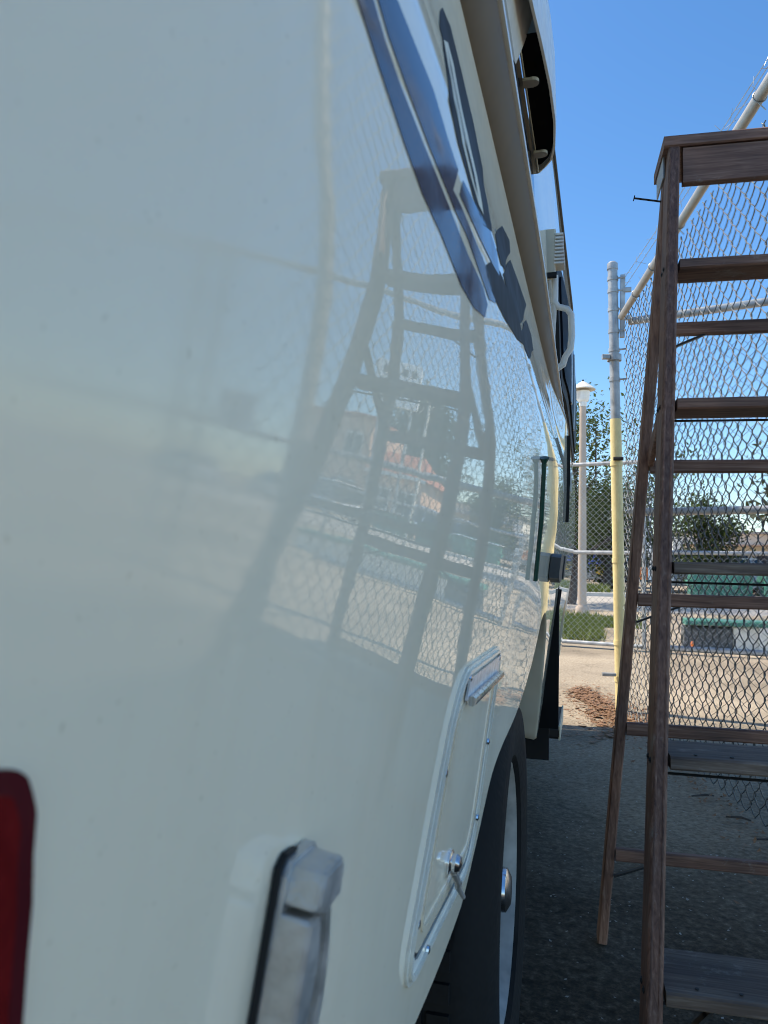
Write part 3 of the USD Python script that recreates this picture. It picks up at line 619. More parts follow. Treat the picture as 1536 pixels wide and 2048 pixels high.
# top cap: board plus apron
cz = HT-.006
part('top_cap', beam(O-U*(WT/2+.034)+V*.072+[0, 0, cz], O+U*(WT/2+.040)+V*.072+[0, 0, cz], .165, .024, (0, 0, 1), .003), 'wood_cross', ld, smooth=False)
part('cap_apron', beam(O-U*(WT/2-.003)+V*.004+[0, 0, cz-.052], O+U*(WT/2-.003)+V*.004+[0, 0, cz-.052], .02, .076, (0, 0, 1), .002), 'wood_cross', ld, smooth=False)
for s in (-1, 1):
    part('cap_bracket', cat(beam(O+s*U*(WT/2+.030)+V*.03+[0, 0, cz-.035], O+s*U*(WT/2+.030)+V*.13+[0, 0, cz-.035], .003, .045)), 'galv', ld)
nb = Rp(1.655, -1, .023, -.005)
part('nail', cat(tube([nb, nb-U*.055+[0, 0, .012]], .0022, 8), tube([nb-U*.055+[0, 0, .012], nb-U*.057+[0, 0, .0125]], .006, 10)), 'rust_black', ld)

# ------------------------------------------------------------------ chain link fences
def chain_link(path, z0, z1, W=.0425, P=.085, r=.0023, depth=.0062, pts=10, sides=4, rise=(0, 0), jit=.002):
    """woven zigzag wires from z0 to z1 along the straight path p0 -> p1; rise lifts the top at both ends"""
    p0, p1 = np.asarray(path[0], float), np.asarray(path[1], float)
    L = np.linalg.norm(p1-p0); d = np.append((p1-p0)/L, 0); nrm = np.array([d[1], -d[0], 0]); n = int(L/W)
    th = {10: [0, 22, 50, 130, 158, 180, 202, 230, 310, 338], 6: [0, 35, 145, 180, 215, 325], 4: [0, 90, 180, 270]}[pts]
    per = int((z1+max(rise)-z0)/P)
    TH = np.radians(np.concatenate([np.array(th)+360*k for k in range(per)]+[[360*per]]))
    kk = .985; tri = np.arcsin(kk*np.cos(TH))/np.arcsin(kk)
    out_v, out_f, base = [], [], 0
    ang = np.linspace(0, 2*np.pi, sides, endpoint=False)
    for i in range(n):
        sgn = 1
        zt = z1+rise[0]+(rise[1]-rise[0])*(i/max(n-1, 1)); zz = z0+P*TH/(2*np.pi)
        ph = 0 if i % 2 == 0 else math.pi
        tri_i = np.arcsin(kk*np.cos(TH+ph))/np.arcsin(kk)
        t = (i+.5)*W + tri_i*(W/2+r*1.1)
        nn = depth*np.sin(TH+ph)
        keep = zz <= zt+P*.3
        c = np.append(p0, 0) + t[:, None]*d + nn[:, None]*nrm; c[:, 2] = zz
        wob = jit*np.sin(i*1.7+zz*3.1)+jit*1.5*np.sin(i*.31+zz*1.3); c += wob[:, None]*nrm
        c = c[keep]
        tg = np.gradient(c, axis=0); tg /= np.linalg.norm(tg, axis=1)[:, None]
        s = np.cross(tg, nrm); s /= np.linalg.norm(s, axis=1)[:, None]; t2 = np.cross(tg, s)
        ring = c[:, None, :] + r*(np.cos(ang)[None, :, None]*s[:, None, :] + np.sin(ang)[None, :, None]*t2[:, None, :])
        m = len(c); idx = np.arange(m*sides).reshape(m, sides)
        a, b = idx[:-1], np.roll(idx, -1, 1)[:-1]; c2, d2 = np.roll(idx, -1, 1)[1:], idx[1:]
        out_v.append(ring.reshape(-1, 3)); out_f.append(np.vstack([np.stack([a, b, c2], -1).reshape(-1, 3), np.stack([a, c2, d2], -1).reshape(-1, 3)])+base); base += m*sides
    return trimesh.Trimesh(np.vstack(out_v), np.vstack(out_f), process=False)
def pipe(a, b, r, sides=14): return tube([a, b], r, sides)

N0, N1 = np.array([.232, 4.90]), np.array([1.49, -2.0])
def nf(Y): t = (N0[1]-Y)/(N0[1]-N1[1]); return N0+(N1-N0)*t
def railz(Y): return 2.43+.12*np.clip((4.9-Y)/2.3, 0, 1)
fa = thing('chain_link_fence', 'tall galvanised chain link fence with a sloping top rail behind the step ladder', 'fence', (*nf(2.6), 0))
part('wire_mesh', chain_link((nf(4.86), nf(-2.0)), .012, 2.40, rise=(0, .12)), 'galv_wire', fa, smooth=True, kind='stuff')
rail_pts = [(*(nf(Y)+[-.012, 0]), float(railz(Y))) for Y in (4.9, 4.2, 3.5, 2.6)]
part('top_rail', cat(tube(rail_pts, .021, 16), pipe((*(nf(2.6)+[-.012, 0]), 2.55), (*(nf(-2)+[-.012, 0]), 2.56), .021, 16)), 'tan_pipe', fa)
for Y in (4.55, 4.2, 3.75, 3.3, 2.85, 2.4, 1.8, 1.2, .6, 0):
    c = np.array([*(nf(Y)+[-.012, 0]), float(railz(Y))]); a = np.linspace(0, 2*np.pi, 14)
    dd = np.array([*(N1-N0), 0]); dd /= np.linalg.norm(dd); s_ = np.array([dd[1], -dd[0], 0])
    pts = [c+.0235*(math.cos(t)*s_+math.sin(t)*np.array([0, 0, 1]))+dd*.006*math.sin(t*.5) for t in a] + [c+np.array([.02, 0, -.05])]
    part('tie_wire', tube(pts, .0022, 6), 'galv', fa)
for Y in (1.90, -.6):
    q = nf(Y)+[.045, 0]
    part('fence_post', cat(pipe((*q, 0), (*q, 2.56), .031, 20), lathe([(0, .03), (.025, .025), (.034, .0), (.034, -.02)], (*q, 2.56))), 'tan_pipe', fa)
# corner post with a yellow sleeve
cp = thing('corner_post', 'tall galvanised gate post with a chipped yellow sleeve around its lower half', 'post', (.222, 4.95, 0))
lean = lambda z: np.array([.224-.020*z, 4.955+.004*z, z])
part('post_pipe', tube([lean(0), lean(1.4), lean(2.78)], .0300, 24), 'galv', cp)
part('post_cap', lathe([(0, .022), (.02, .020), (.033, .008), (.034, -.03), (.031, -.03)], lean(2.79), n=24), 'galv', cp)
part('yellow_sleeve', tube([lean(0.0), lean(.9), lean(1.80)], .0345, 24), 'yellow', cp)
for z in (2.70, 2.62, 2.50, 2.36, 2.24, 2.05):
    part('post_band', lathe([(.0300, -.012), (.0340, -.012), (.0340, .012), (.0300, .012)], lean(z), n=24), 'galv', cp)
    part('band_bolt', tube([lean(z)+[.03, -.01, 0], lean(z)+[.072, -.02, 0]], .006, 8), 'galv', cp)
for z in (1.52, .92, .42, .20):
    part('hinge_band', cat(lathe([(.0345, -.014), (.0385, -.014), (.0385, .014), (.0345, .014)], lean(z), n=24)), 'yellow', cp)
part('gate_latch', cat(beam(lean(.23)+[-.03, -.04, 0], lean(.23)+[-.11, -.05, .0], .03, .02, ch=.004), lathe([(.0385, -.02), (.044, -.02), (.044, .02), (.0385, .02)], lean(2.19), n=24), beam(lean(2.19)+[-.03, -.03, 0], lean(2.19)+[-.075, -.04, 0], .03, .03, ch=.004)), 'galv', cp)
part('lock_bolt', tube([lean(1.545)+[-.02, -.05, 0], lean(1.545)+[.04, -.05, 0]], .012, 10), 'rust_black', cp)
part('barb_arm', cat(beam(lean(2.32)+[.05, 0, 0], lean(2.72)+[.062, 0, 0], .03, .03, ch=.004), *[box(lean(z)+[.085, -.01, 0], (.05, .02, .03), .004) for z in (2.62, 2.44)]), 'galv', cp)
bw = thing('barbed_wire', 'three thin barbed wire strands running from the gate post to the fence rail', 'wire', (*nf(4), 2.5))
for z0_, z1_ in ((2.70, 2.585), (2.64, 2.575), (2.52, 2.565)):
    a, b = lean(z0_)+[.07, 0, 0], np.array([*(nf(1.6)+[-.05, 0]), z1_]); L = b-a
    ms = [tube([a+L*t+[0, 0, -.02*math.sin(math.pi*t)] for t in np.linspace(0, 1, 12)], .0016, 5)]
    for t in np.arange(.03, .97, .033):
        c = a+L*t+[0, 0, -.02*math.sin(math.pi*t)]; e = R_.randn(3)*.013; ms.append(tube([c-e, c+e], .0011, 4))
    part('wire_strand', cat(*ms), 'galv', bw)
# second fence, running off to the right from the corner post
B0, B1 = np.array([.27, 5.0]), np.array([4.6, 3.75])
bf = lambda t: B0+(B1-B0)*t
fb = thing('chain_link_fence', 'second chain link fence with a middle rail running right from the yellow post', 'fence', (*bf(.5), 0))
part('wire_mesh', chain_link((bf(0), bf(1)), .03, 2.40, pts=6, sides=3, r=.0016), 'galv_wire', fb, smooth=True, kind='stuff')
for z in (2.43, 1.22): part('fence_rail', pipe((*bf(0), z), (*bf(1), z+.02), .024, 14), 'galv', fb)
for t in (.63, .675, .99): part('fence_post', cat(pipe((*(bf(t)+[0, .04]), 0), (*(bf(t)+[0, .04]), 2.46), .03, 16)), 'galv', fb)
nbd = part('notice_board', box((*(bf(.56)+[0, -.03]), 1.36), (.34, .006, .27), .002), 'sign_white', fb)
for k in range(5): part('printed_line', box((*(bf(.56)+[-.01+.015*(k % 2), -.0345]), 1.45-.042*k), (.22-.03*(k % 3), .002, .016)), 'ink', nbd)
# far fence across the end of the lot
C0, C1 = np.array([-3.2, 9.62]), np.array([.62, 8.66])
cf = lambda t: C0+(C1-C0)*t
fc = thing('chain_link_gate', 'low galvanised chain link gate closing the far end of the lot', 'gate', (*cf(.5), 0))
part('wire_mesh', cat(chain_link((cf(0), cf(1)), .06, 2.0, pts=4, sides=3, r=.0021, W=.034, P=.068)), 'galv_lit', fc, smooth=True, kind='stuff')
for z in (2.03, 1.05, .06): part('gate_rail', pipe((*cf(0), z), (*cf(1), z), .022, 12), 'galv', fc)
for t in (0, 1.0): part('gate_stile', pipe((*cf(t), .03), (*cf(t), 2.05), .022, 12), 'galv', fc)
D0, D1 = np.array([.72, 8.64]), np.array([6.0, 8.05])
df = lambda t: D0+(D1-D0)*t
fd = thing('chain_link_fence', 'far low chain link fence continuing right of the gate behind the second fence', 'fence', (*df(.5), 0))
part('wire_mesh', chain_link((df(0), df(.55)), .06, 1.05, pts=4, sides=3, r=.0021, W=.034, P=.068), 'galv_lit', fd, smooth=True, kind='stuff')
part('fence_rail', pipe((*df(0), 1.06), (*df(.55), 1.06), .022, 12), 'galv', fd)
part('fence_rail', pipe((*df(0), .06), (*df(.55), .06), .03, 12), 'galv', fd)
for t in (0, .55): part('fence_post', pipe((*df(t), 0), (*df(t), 1.1), .028, 12), 'galv', fd)

# ------------------------------------------------------------------ leaf litter, shell chips, grass
def scatter_quads(P, size, tilt=.5, curl=.3, near_col=.55, seed=1):
    rs = np.random.RandomState(seed); n = len(P)
    a = rs.uniform(0, 2*np.pi, n); s = size*rs.uniform(.6, 1.4, n)
    u = np.stack([np.cos(a), np.sin(a), rs.uniform(-tilt, tilt, n)], 1); w = np.stack([-np.sin(a), np.cos(a), rs.uniform(-tilt, tilt, n)], 1)
    u *= s[:, None]; w *= (s*near_col)[:, None]; up = np.array([0, 0, 1.0])*(s*curl)[:, None]
    V = np.stack([P-u+up, P-w, P+u+up*.6, P+w], 1).reshape(-1, 3); i = np.arange(n)*4
    F = np.vstack([np.stack([i, i+1, i+3], 1), np.stack([i+1, i+2, i+3], 1)])
    return trimesh.Trimesh(V, F, process=False)
n = 1500; t = R_.beta(1.1, 1.1, n); w = R_.randn(n)*(.07+.13*t)
P = np.stack([-.06+.33*t+w*.5, 5.75-1.35*t+w*.9, R_.uniform(.004, .020, n)*np.exp(-w*w*10)+.004], 1)
n2 = 330; yy2 = R_.uniform(1.4, 4.6, n2); P2 = np.stack([np.array([nf(y)[0] for y in yy2])-np.abs(R_.randn(n2))*.10-.01, yy2, R_.uniform(.006, .02, n2)], 1)
single('leaf_litter', cat(scatter_quads(P[:900], .022, .14, .12, seed=2), scatter_quads(P[900:], .014, .14, .25, .35, seed=21), scatter_quads(P[::3]+np.column_stack([R_.randn(len(P[::3]))*.13, R_.randn(len(P[::3]))*.28, np.zeros(len(P[::3]))+.002]), .013, .12, .2, .4, seed=23), scatter_quads(P2, .009, seed=22)), 'leaf_dry', 'drift of fallen dry brown leaves on the sandy ground beside the yellow post', 'leaves', kind='stuff', smooth=False)
n = 2600; yy3 = .7+4.2*R_.rand(n)**1.3; xx3 = R_.uniform(-.5, 1.9, n)
single('shell_chips', scatter_quads(np.stack([xx3, yy3, R_.uniform(.010, .016, n)], 1), .0036, .3, .2, .7, seed=3), 'shell', 'small pale shell chips scattered over the shaded ground', 'shell chips', kind='stuff', smooth=False)
# sticks by the fence foot
for k, (x, y, a, l) in enumerate(((.63, 2.55, .3, .10), (.60, 2.75, .1, .13), (.52, 2.95, -.2, .08), (.44, 3.2, .4, .09))):
    m = tube([(x-l/2*math.cos(a), y-l/2*math.sin(a), .014), (x+.01, y+.006, .017), (x+l/2*math.cos(a), y+l/2*math.sin(a), .013)], [.003, .0045, .0025], 6)
    single('stick', m, 'bark', ['short dark stick nearest the camera by the fence foot', 'longest dark stick by the fence foot', 'small dark stick third from the camera by the fence foot', 'farthest dark stick lying beneath the fence'][k], 'stick')
def blades(n, xr, yr, h, seed):
    rs = np.random.RandomState(seed); x = rs.uniform(*xr, n); y = rs.uniform(*yr, n); a = rs.uniform(0, 2*np.pi, n); hh = h*rs.uniform(.4, 1.2, n)
    b = np.stack([x, y, np.zeros(n)], 1); w = np.stack([np.cos(a), np.sin(a), 0*a], 1)*.010*h/.1; tip = b+np.stack([rs.randn(n)*.3*hh, rs.randn(n)*.3*hh, hh], 1)
    V = np.stack([b-w, b+w, tip], 1).reshape(-1, 3); return trimesh.Trimesh(V, np.arange(3*n).reshape(-1, 3), process=False)
single('grass', cat(blades(7000, (-3.0, .25), (9.6, 14.2), .15, 4), blades(1500, (.25, .9), (12.0, 14.2), .10, 6), blades(4000, (-4, .9), (26.6, 33), .35, 5)), 'grass', 'unmown green grass verge beyond the far gate', 'grass', kind='stuff', smooth=False)

# ------------------------------------------------------------------ trees
def tree(name, label, base, height, spread, leaf, n, trunk_r=.16, crown_lo=.35, size=.12, seed=1, lean_=(0, 0), group=None, clumps=40, density=.55):
    rs = np.random.RandomState(seed); b = np.array([*base, 0.0]); t = thing(name, label, 'tree', b, group)
    top = b+[lean_[0], lean_[1], height*.75]
    ms = [tube([b-[0, 0, .1], b+(top-b)*.3+rs.randn(3)*.08, b+(top-b)*.65+rs.randn(3)*.15, top], [trunk_r*1.25, trunk_r, trunk_r*.6, trunk_r*.2], 10)]
    cl = []
    for k in range(clumps):
        z = rs.uniform(crown_lo, 1.0); rad = spread*np.sqrt(rs.rand())*math.sin(math.pi*min(max((z-crown_lo)/(1-crown_lo)*.85+.12, 0), 1))**.6
        a = rs.uniform(0, 2*np.pi); c = b+np.array([lean_[0]*z+rad*math.cos(a), lean_[1]*z+rad*math.sin(a), z*height]); cl.append(c)
        if k % 2 == 0:
            s0 = b+(top-b)*min(max((z-.2)*1.0, .15), .95); mid = (s0+c)/2+rs.randn(3)*.12
            ms.append(tube([s0, mid, c], [trunk_r*.35, trunk_r*.2, .012], 5))
    part('trunk', cat(*ms), 'bark', t)
    cl = np.array(cl); r = spread*.30; k = rs.randint(0, len(cl), n); off = rs.randn(n, 3)*r*density*np.array([1, 1, .8])
    part('crown', scatter_quads(cl[k]+off, size, 1.0, .3, .5, seed=seed+9), leaf, t, smooth=False)
tree('tree', 'sparse leafy tree rising behind the lamp post beyond the gate', (-.35, 19.5), 4.7, 2.3, 'leaf_green', 11000, .13, .36, .048, 11, (.2, 0), clumps=40, density=.6)
tree('tree', 'bright green bushy tree behind the gate, left of the yellow post', (.95, 34), 4.3, 1.5, 'leaf_green', 8000, .16, .16, .075, 12, clumps=46, density=.8)
tree('tree', 'round green tree seen through the mesh right of the ladder rail', (4.45, 33), 3.75, 1.45, 'leaf_green', 6500, .16, .22, .07, 13, clumps=46, density=.8)
tree('tree', 'thin bare-topped tree seen above the middle fence rail', (3.2, 38), 6.0, 2.0, 'leaf_dark', 900, .10, .5, .06, 14, clumps=34)
tree('tree', 'tall dark tree standing behind the peach building', (15.6, 54), 10.5, 4.2, 'leaf_dark', 6500, .3, .3, .28, 15, clumps=60, density=.8)
tree('tree', 'low dark tree on the far left behind the gate', (-2.6, 42), 5.0, 3.2, 'leaf_dark', 4000, .2, .15, .2, 18, clumps=44, density=.75)
def hedge(name, label, x0, x1, y, h, seed, leaf='leaf_dark'):
    rs = np.random.RandomState(seed); n = int((x1-x0)*210)
    x = rs.uniform(x0, x1, n); top = h*(.6+.55*meshkit.fbm(np.stack([x*.35, x*0+seed, x*0], 1), 3, seed))
    P = np.stack([x, y+rs.randn(n)*.5, top*rs.rand(n)**.7], 1)
    t = thing(name, label, 'hedge', ((x0+x1)/2, y, 0)); part('foliage', scatter_quads(P, .22, 1.0, .3, .55, seed), leaf, t, smooth=False)
    part('stems', cat(*[tube([(xx, y, 0), (xx+.1, y, h*.6)], [.05, .02], 5) for xx in np.arange(x0, x1, 1.2)]), 'bark', t)
hedge('hedge', 'long low dark hedge along the far side of the road', -14, 4.5, 58, 2.3, 31)
hedge('hedge', 'dark scrub line behind the parked cars on the right', 8, 40, 66, 2.0, 32)

# ------------------------------------------------------------------ lamp post
lp = thing('lamp_post', 'tan lamp post with a white hat-shaped lamp beyond the gate', 'lamp post', (-.03, 15.2, 0))
c = np.array([-.03, 15.2, 0])
part('pole', tube([c, c+[0, 0, .15], c+[0, 0, 2.2], c+[0, 0, 4.02]], [.095, .085, .072, .062], 20), 'tan_paint', lp)
part('pole_base', lathe([(0, .0), (.13, 0), (.13, .12), (.10, .18), (0, .18)], c, n=20), 'tan_paint', lp)
head = part('lamp_head', lathe([(.06, 4.0), (.075, 4.03), (.075, 4.09), (.10, 4.11), (.125, 4.16), (.135, 4.30), (.0, 4.30)], c, n=28), 'white_plastic', lp)
part('lamp_hat', lathe([(.0, 4.50), (.03, 4.495), (.10, 4.45), (.235, 4.345), (.24, 4.33), (.225, 4.325), (.12, 4.345), (.0, 4.36)], c, n=32), 'offwhite', head)
part('finial', lathe([(.0, 4.54), (.016, 4.53), (.02, 4.51), (.012, 4.49)], c, n=14), 'rust_black', head)

# ------------------------------------------------------------------ buildings, vehicles and other things of the lot
pb_ = thing('peach_building', 'peach stucco building with a low tiled wing and a two-storey wing across the lot', 'building', (14.5, 40, 0))
part('wall', box((12.4, 40, 1.6), (4.2, 7, 3.2)), 'peach', pb_); part('wall', box((17.1, 40.2, 2.9), (5.2, 7.4, 5.8)), 'peach', pb_)
rf = trimesh.convex.convex_hull(np.array([[9.9, 36.1, 3.22], [14.45, 36.1, 3.22], [14.45, 43.9, 3.22], [9.9, 43.9, 3.22], [11.4, 40, 4.7], [14.4, 40, 4.7]]))
part('roof', rf, 'terracotta', pb_, smooth=False)
part('roof', box((17.1, 40.2, 5.92), (5.6, 7.8, .22), .05), 'terracotta', pb_)
for x, z in ((11.3, 1.7), (13.1, 1.7), (15.7, 1.6), (18.1, 1.6), (15.7, 4.3), (18.1, 4.3)):
    yf = 36.48 if x < 14.5 else 36.47
    w = part('window', box((x, yf, z), (1.1, .06, 1.2)), 'window_far', pb_); part('window_frame', cat(box((x, yf-.03, z+.64), (1.3, .08, .1)), box((x, yf-.03, z-.64), (1.3, .08, .1)), box((x-.6, yf-.03, z), (.1, .08, 1.18)), box((x+.6, yf-.03, z), (.1, .08, 1.18)), box((x, yf-.03, z), (.06, .07, 1.18))), 'offwhite', w)
part('door', box((16.9, 36.47, 1.05), (1.0, .08, 2.1)), 'car_dark', pb_)
part('fascia', box((12.2, 36.08, 3.16), (4.5, .08, .2)), 'offwhite', pb_)
ob = thing('pale_building', 'long flat-roofed pale building at the right edge seen through the mesh', 'building', (9, 58, 0))
part('wall', box((12, 60, 1.75), (12, 6, 3.5)), 'offwhite', ob); part('door', box((10.8, 56.97, 1.05), (1.0, .08, 2.1)), 'tan_paint', ob); part('awning', beam((6.6, 56.5, 2.72), (12.6, 56.5, 2.72), 1.1, .10), 'peach', ob); part('roof', box((12, 60, 3.58), (12.4, 6.4, .16)), 'kerb', ob)
for x in (7.5, 9.7, 11.9, 14.1): w = part('window', box((x, 56.98, 1.8), (1.1, .06, 1.0)), 'window_far', ob)
wb_ = thing('white_building', 'white two-storey building front showing left of the round tree', 'building', (4.5, 62, 0))
part('wall', box((3.6, 66, 3.4), (3.0, 6, 6.8)), 'sign_white', wb_); part('roof', box((3.6, 66, 6.88), (3.3, 6.3, .16)), 'kerb', wb_)
for z in (1.7, 4.9):
    for x in (2.7, 4.4): part('window', box((x, 62.98, z), (.8, .06, 1.1)), 'window_far', wb_)
sg = thing('roadside_sign', 'tall white roadside sign with dark lettering on two posts', 'sign', (10.8, 30, 0))
part('panel', box((10.8, 30, 6.7), (2.7, .2, 2.1), .03), 'sign_white', sg)
for x in (9.9, 11.7): part('sign_post', pipe((x, 30.1, 0), (x, 30.1, 7.7), .08, 12), 'galv', sg)
for x, w_, h_ in ((9.95, .42, .62), (10.5, .12, .70), (10.85, .34, .58), (11.4, .46, .66)): part('letter_mark', box((x, 29.89, 6.35), (w_, .02, h_)), 'ink', sg)
for x in (9.9, 10.45, 11.05, 11.6): part('letter_mark', box((x, 29.89, 7.3), (.34, .02, .34)), 'ink', sg)
up_ = thing('utility_pole', 'thin pale pole at the right picture edge behind the fences', 'pole', (4.05, 14.2, 0))
part('pole', pipe((4.05, 14.2, 0), (4.05, 14.2, 3.4), .04, 10), 'offwhite', up_); part('pole_cap', lathe([(0, .04), (.05, .02), (.05, -.02)], (4.05, 14.2, 3.4), n=12), 'galv', up_)

def car(name, label, paint, suv=False, L=4.5, Wd=1.8, H=1.5, group=None, cat_='car'):
    t = thing(name, label, cat_, (0, 0, 0), group)
    def ext(poly, y0, y1, taper=0):
        m = trimesh.creation.extrude_polygon(Polygon(poly), y1-y0, engine='earcut')
        m.apply_transform(trimesh.transformations.rotation_matrix(math.pi/2, [1, 0, 0])); m.apply_translation([0, y1, 0]); return m
    lo = [(-L/2, .35), (-L/2+.03, .62), (-L/2+.12, .80), (-L*.25, .90), (L*.16, .90) if not suv else (L*.16, .95), (L*.42, .80), (L/2-.02, .66), (L/2, .40), (L/2-.12, .27), (-L/2+.1, .27)]
    V = ext(lo, -Wd/2, Wd/2)
    b = part('body', V, paint, t, smooth=25)
    g = [(-L*.40, .88), (-L*.33 if not suv else -L*.43, H-.12), (-L*.25, H), (L*.05, H), (L*.10, H-.06), (L*.22, .90)]
    gm = ext(g, -Wd/2+.10, Wd/2-.10); z = gm.vertices[:, 2]; gm.vertices[:, 1] *= 1-.14*np.clip((z-.9)/(H-.9), 0, 1)
    part('cabin', gm, 'window_far', t, smooth=25)
    rp_ = [(-L*.31 if not suv else -L*.41, H-.09), (-L*.25, H+.012), (L*.05, H+.012), (L*.095, H-.05)]
    rm = ext(rp_, -Wd/2+.20, Wd/2-.20); part('roof', rm, paint, t, smooth=25)
    for s in (-1, 1):
        for x in (-L*.12, L*.02): part('door_pillar', beam((x, s*(Wd/2-.115), .90), (x-.04, s*(Wd/2-.215), H-.02), .05, .03, (0, 1, 0)), paint, t)
        for x in (-L*.31, L*.31):
            o = np.array([x, s*(Wd/2-.11), .32]); w = lathe([(.2, -.10), (.30, -.10), (.32, -.07), (.32, .07), (.30, .10), (.2, .10)], (0, 0, 0), n=22); w.apply_transform(trimesh.transformations.rotation_matrix(math.pi/2, [1, 0, 0])); w.apply_translation(o)
            wp = part('wheel', w, 'tyre', t); r_ = lathe([(0, -.07), (.2, -.08), (.2, .08), (0, .07)], (0, 0, 0), n=18); r_.apply_transform(trimesh.transformations.rotation_matrix(math.pi/2, [1, 0, 0])); r_.apply_translation(o); part('rim', r_, 'car_silver', wp)
        part('headlight', box((L/2-.07, s*(Wd/2-.28), .66), (.14, .36, .14), .03), 'sign_white', t); part('tail_light', box((-L/2+.07, s*(Wd/2-.22), .70), (.1, .3, .16), .03), 'red_lens', t)
        part('mirror', box((L*.14, s*(Wd/2+.05), .96), (.10, .16, .11), .03), paint, t)
    return t
cars = [('white suv', 'car_white', True, 4.6, 1.72), ('silver', 'car_silver', False, 4.4, 1.45), ('dark', 'car_dark', False, 4.4, 1.45)]
def place(p, loc, rot):
    x = UsdGeom.Xform(stage.GetPrimAtPath(p)); x.ClearXformOpOrder(); x.AddTranslateOp().Set(Gf.Vec3d(*loc)); x.AddRotateZOp().Set(float(rot))
g_ = 'cars parked across the lot'
c1_ = car('parked_car', 'white sport utility car parked behind the green dumpsters', 'car_white', True, 4.6, 1.85, 1.74, g_); place(c1_, (4.3, 36, 0), 80)
c2_ = car('parked_car', 'silver saloon car parked in front of the two-storey peach wing', 'car_silver', False, 4.5, 1.8, 1.45, g_); place(c2_, (16.6, 29.5, 0), 40)
c3_ = car('parked_car', 'dark blue-black saloon parked at the left end of the row', 'car_dark', False, 4.5, 1.8, 1.45, g_); place(c3_, (1.75, 41, 0), 85)
copy_of(c1_, 'parked_car', (13.0, 28.5, 0), 35, 'white sport utility car parked in front of the peach building')
copy_of(c1_, 'parked_car', (6.6, 38, 0), 75, 'white sport utility car parked in front of the long pale building')
copy_of(c1_, 'parked_car', (9.2, 33.5, 0), 12, 'white sport utility car parked side-on behind the right-hand dumpster')
copy_of(c2_, 'parked_car', (6.3, 34.2, 0), 8, 'silver saloon car parked side-on behind the middle dumpster')
copy_of(c2_, 'parked_car', (20.5, 27, 0), 30, 'silver saloon car parked at the far right of the row')
# pickup truck with a blue load
pk = thing('pickup_truck', 'white pickup truck with a blue load and yellow tailgate beyond the road', 'truck', (.45, 38.5, 0))
o = np.array([.45, 38.5, 0])
part('cab', cat(box(o+[-.15, 1.2, 1.25], (1.7, 1.6, .9), .15), box(o+[-.15, 1.5, .65], (1.75, 2.2, .5), .1)), 'car_white', pk)
part('rear_window', box(o+[-.15, .395, 1.4], (1.3, .02, .4)), 'window_far', pk)
part('bed', cat(box(o+[0, -.9, .62], (1.75, 2.2, .35), .04), box(o+[-.85, -.9, .9], (.06, 2.2, .3)), box(o+[.85, -.9, .9], (.06, 2.2, .3))), 'car_silver', pk)
part('tailgate', box(o+[.45, -2.04, .85], (.75, .07, .5), .02), 'yellow_flat', pk)
for s in (-1, 1):
    for y in (-1.2, 1.6): part('wheel', lathe([(0, -.1), (.34, -.1), (.36, 0), (.34, .1), (0, .1)], o+[s*.8, y, .36], 'x', 20), 'tyre', pk)
    part('tail_light', box(o+[s*.82, -2.04, .8], (.1, .05, .3)), 'red_lens', pk)
single('blue_tarpaulin', trimesh.convex.convex_hull(o+np.array([[-.6, -1.6, 1.02], [.5, -1.6, 1.02], [.5, -.1, 1.02], [-.6, -.1, 1.02], [-.3, -1.2, 1.62], [.25, -.5, 1.7], [-.35, -.3, 1.66]])), 'blue_tarp', 'bundled blue tarpaulin riding in the pickup bed', 'tarpaulin')
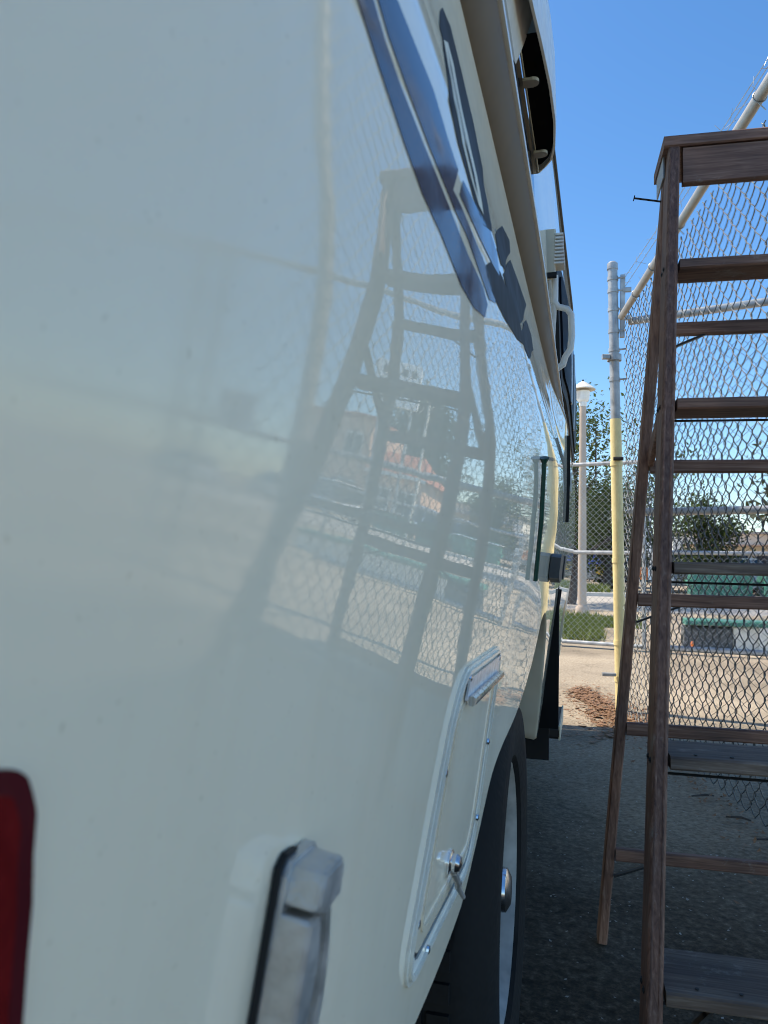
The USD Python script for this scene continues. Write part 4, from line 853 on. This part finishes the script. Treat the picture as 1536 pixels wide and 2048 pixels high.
# green dumpsters in a row
def dumpster(x, y, label, w=1.9):
    t = thing('dumpster', label, 'dumpster', (x, y, 0), 'green dumpsters in a row across the lot')
    h = [(-.65, .08), (-.8, .62), (-.75, .95), (.62, .72), (.62, .08)]
    m = trimesh.creation.extrude_polygon(Polygon(h), w, engine='earcut'); m.vertices = m.vertices[:, [2, 0, 1]]; m.apply_translation([x-w/2, y, 0]); m.fix_normals()
    part('bin', m, 'teal', t)
    part('lid', cat(beam((x-w/2-.02, y-.1, .89), (x-.01, y-.1, .89), 1.5, .05), beam((x+.01, y-.1, .89), (x+w/2+.02, y-.1, .89), 1.5, .05)), 'sign_white' if x < 5 else 'under', t)
    part('rib', cat(*[box((x+d, y-.80, .5), (.08, .05, .7)) for d in (-.6, 0, .6)]), 'teal', t)
    for s in (-1, 1): part('fork_pocket', box((x+s*(w/2+.06), y-.1, .5), (.12, .9, .16)), 'teal', t)
for x, y, l in ((4.55, 29.0, 'green dumpster at the left end of the row, with a pale lid'), (6.75, 28.6, 'green dumpster in the middle of the row behind the mesh'), (9.0, 28.2, 'green dumpster at the right end of the row')):
    dumpster(x, y, l)
# painted planter kerb just past the far fence
pk_ = thing('planter_wall', 'low white planter wall with a green painted top beyond the far fence', 'planter', (2.7, 9.4, 0))
part('wall', box((3.05, 9.4, .13), (2.9, .3, .28), .02), 'offwhite', pk_); part('coping', box((2.8, 9.4, .30), (3.4, .4, .06), .015), 'teal', pk_)
part('dark_end', box((1.34, 9.4, .12), (.5, .28, .26), .02), 'shade_grey', pk_)  # block added to paint a shaded patch left of the wall
for x in (1.9, 2.4, 2.9, 3.4): part('pilaster', box((x, 9.24, .13), (.10, .05, .27)), 'offwhite', pk_)
bp = thing('barrier_board', 'small orange and white barrier board seen between the ladder rails', 'barrier', (3.0, 33, 0))
for k in range(4): part('board_stripe', box((2.35+.33*k, 33, .75), (.32, .05, .5)), 'orange' if k % 2 == 0 else 'sign_white', bp)
for x in (2.3, 3.4): part('leg', box((x, 33.05, .4), (.08, .05, .8)), 'galv', bp)
cn = thing('traffic_cone', 'tiny orange marker cone standing by the far fence foot', 'cone', (1.14, 9.0, 0))
part('cone', lathe([(0, .11), (.010, .11), (.034, .012), (0, .012)], (1.14, 9.0, 0), n=20), 'orange', cn); part('base', box((1.14, 9.0, .010), (.09, .09, .016), .004), 'orange', cn)
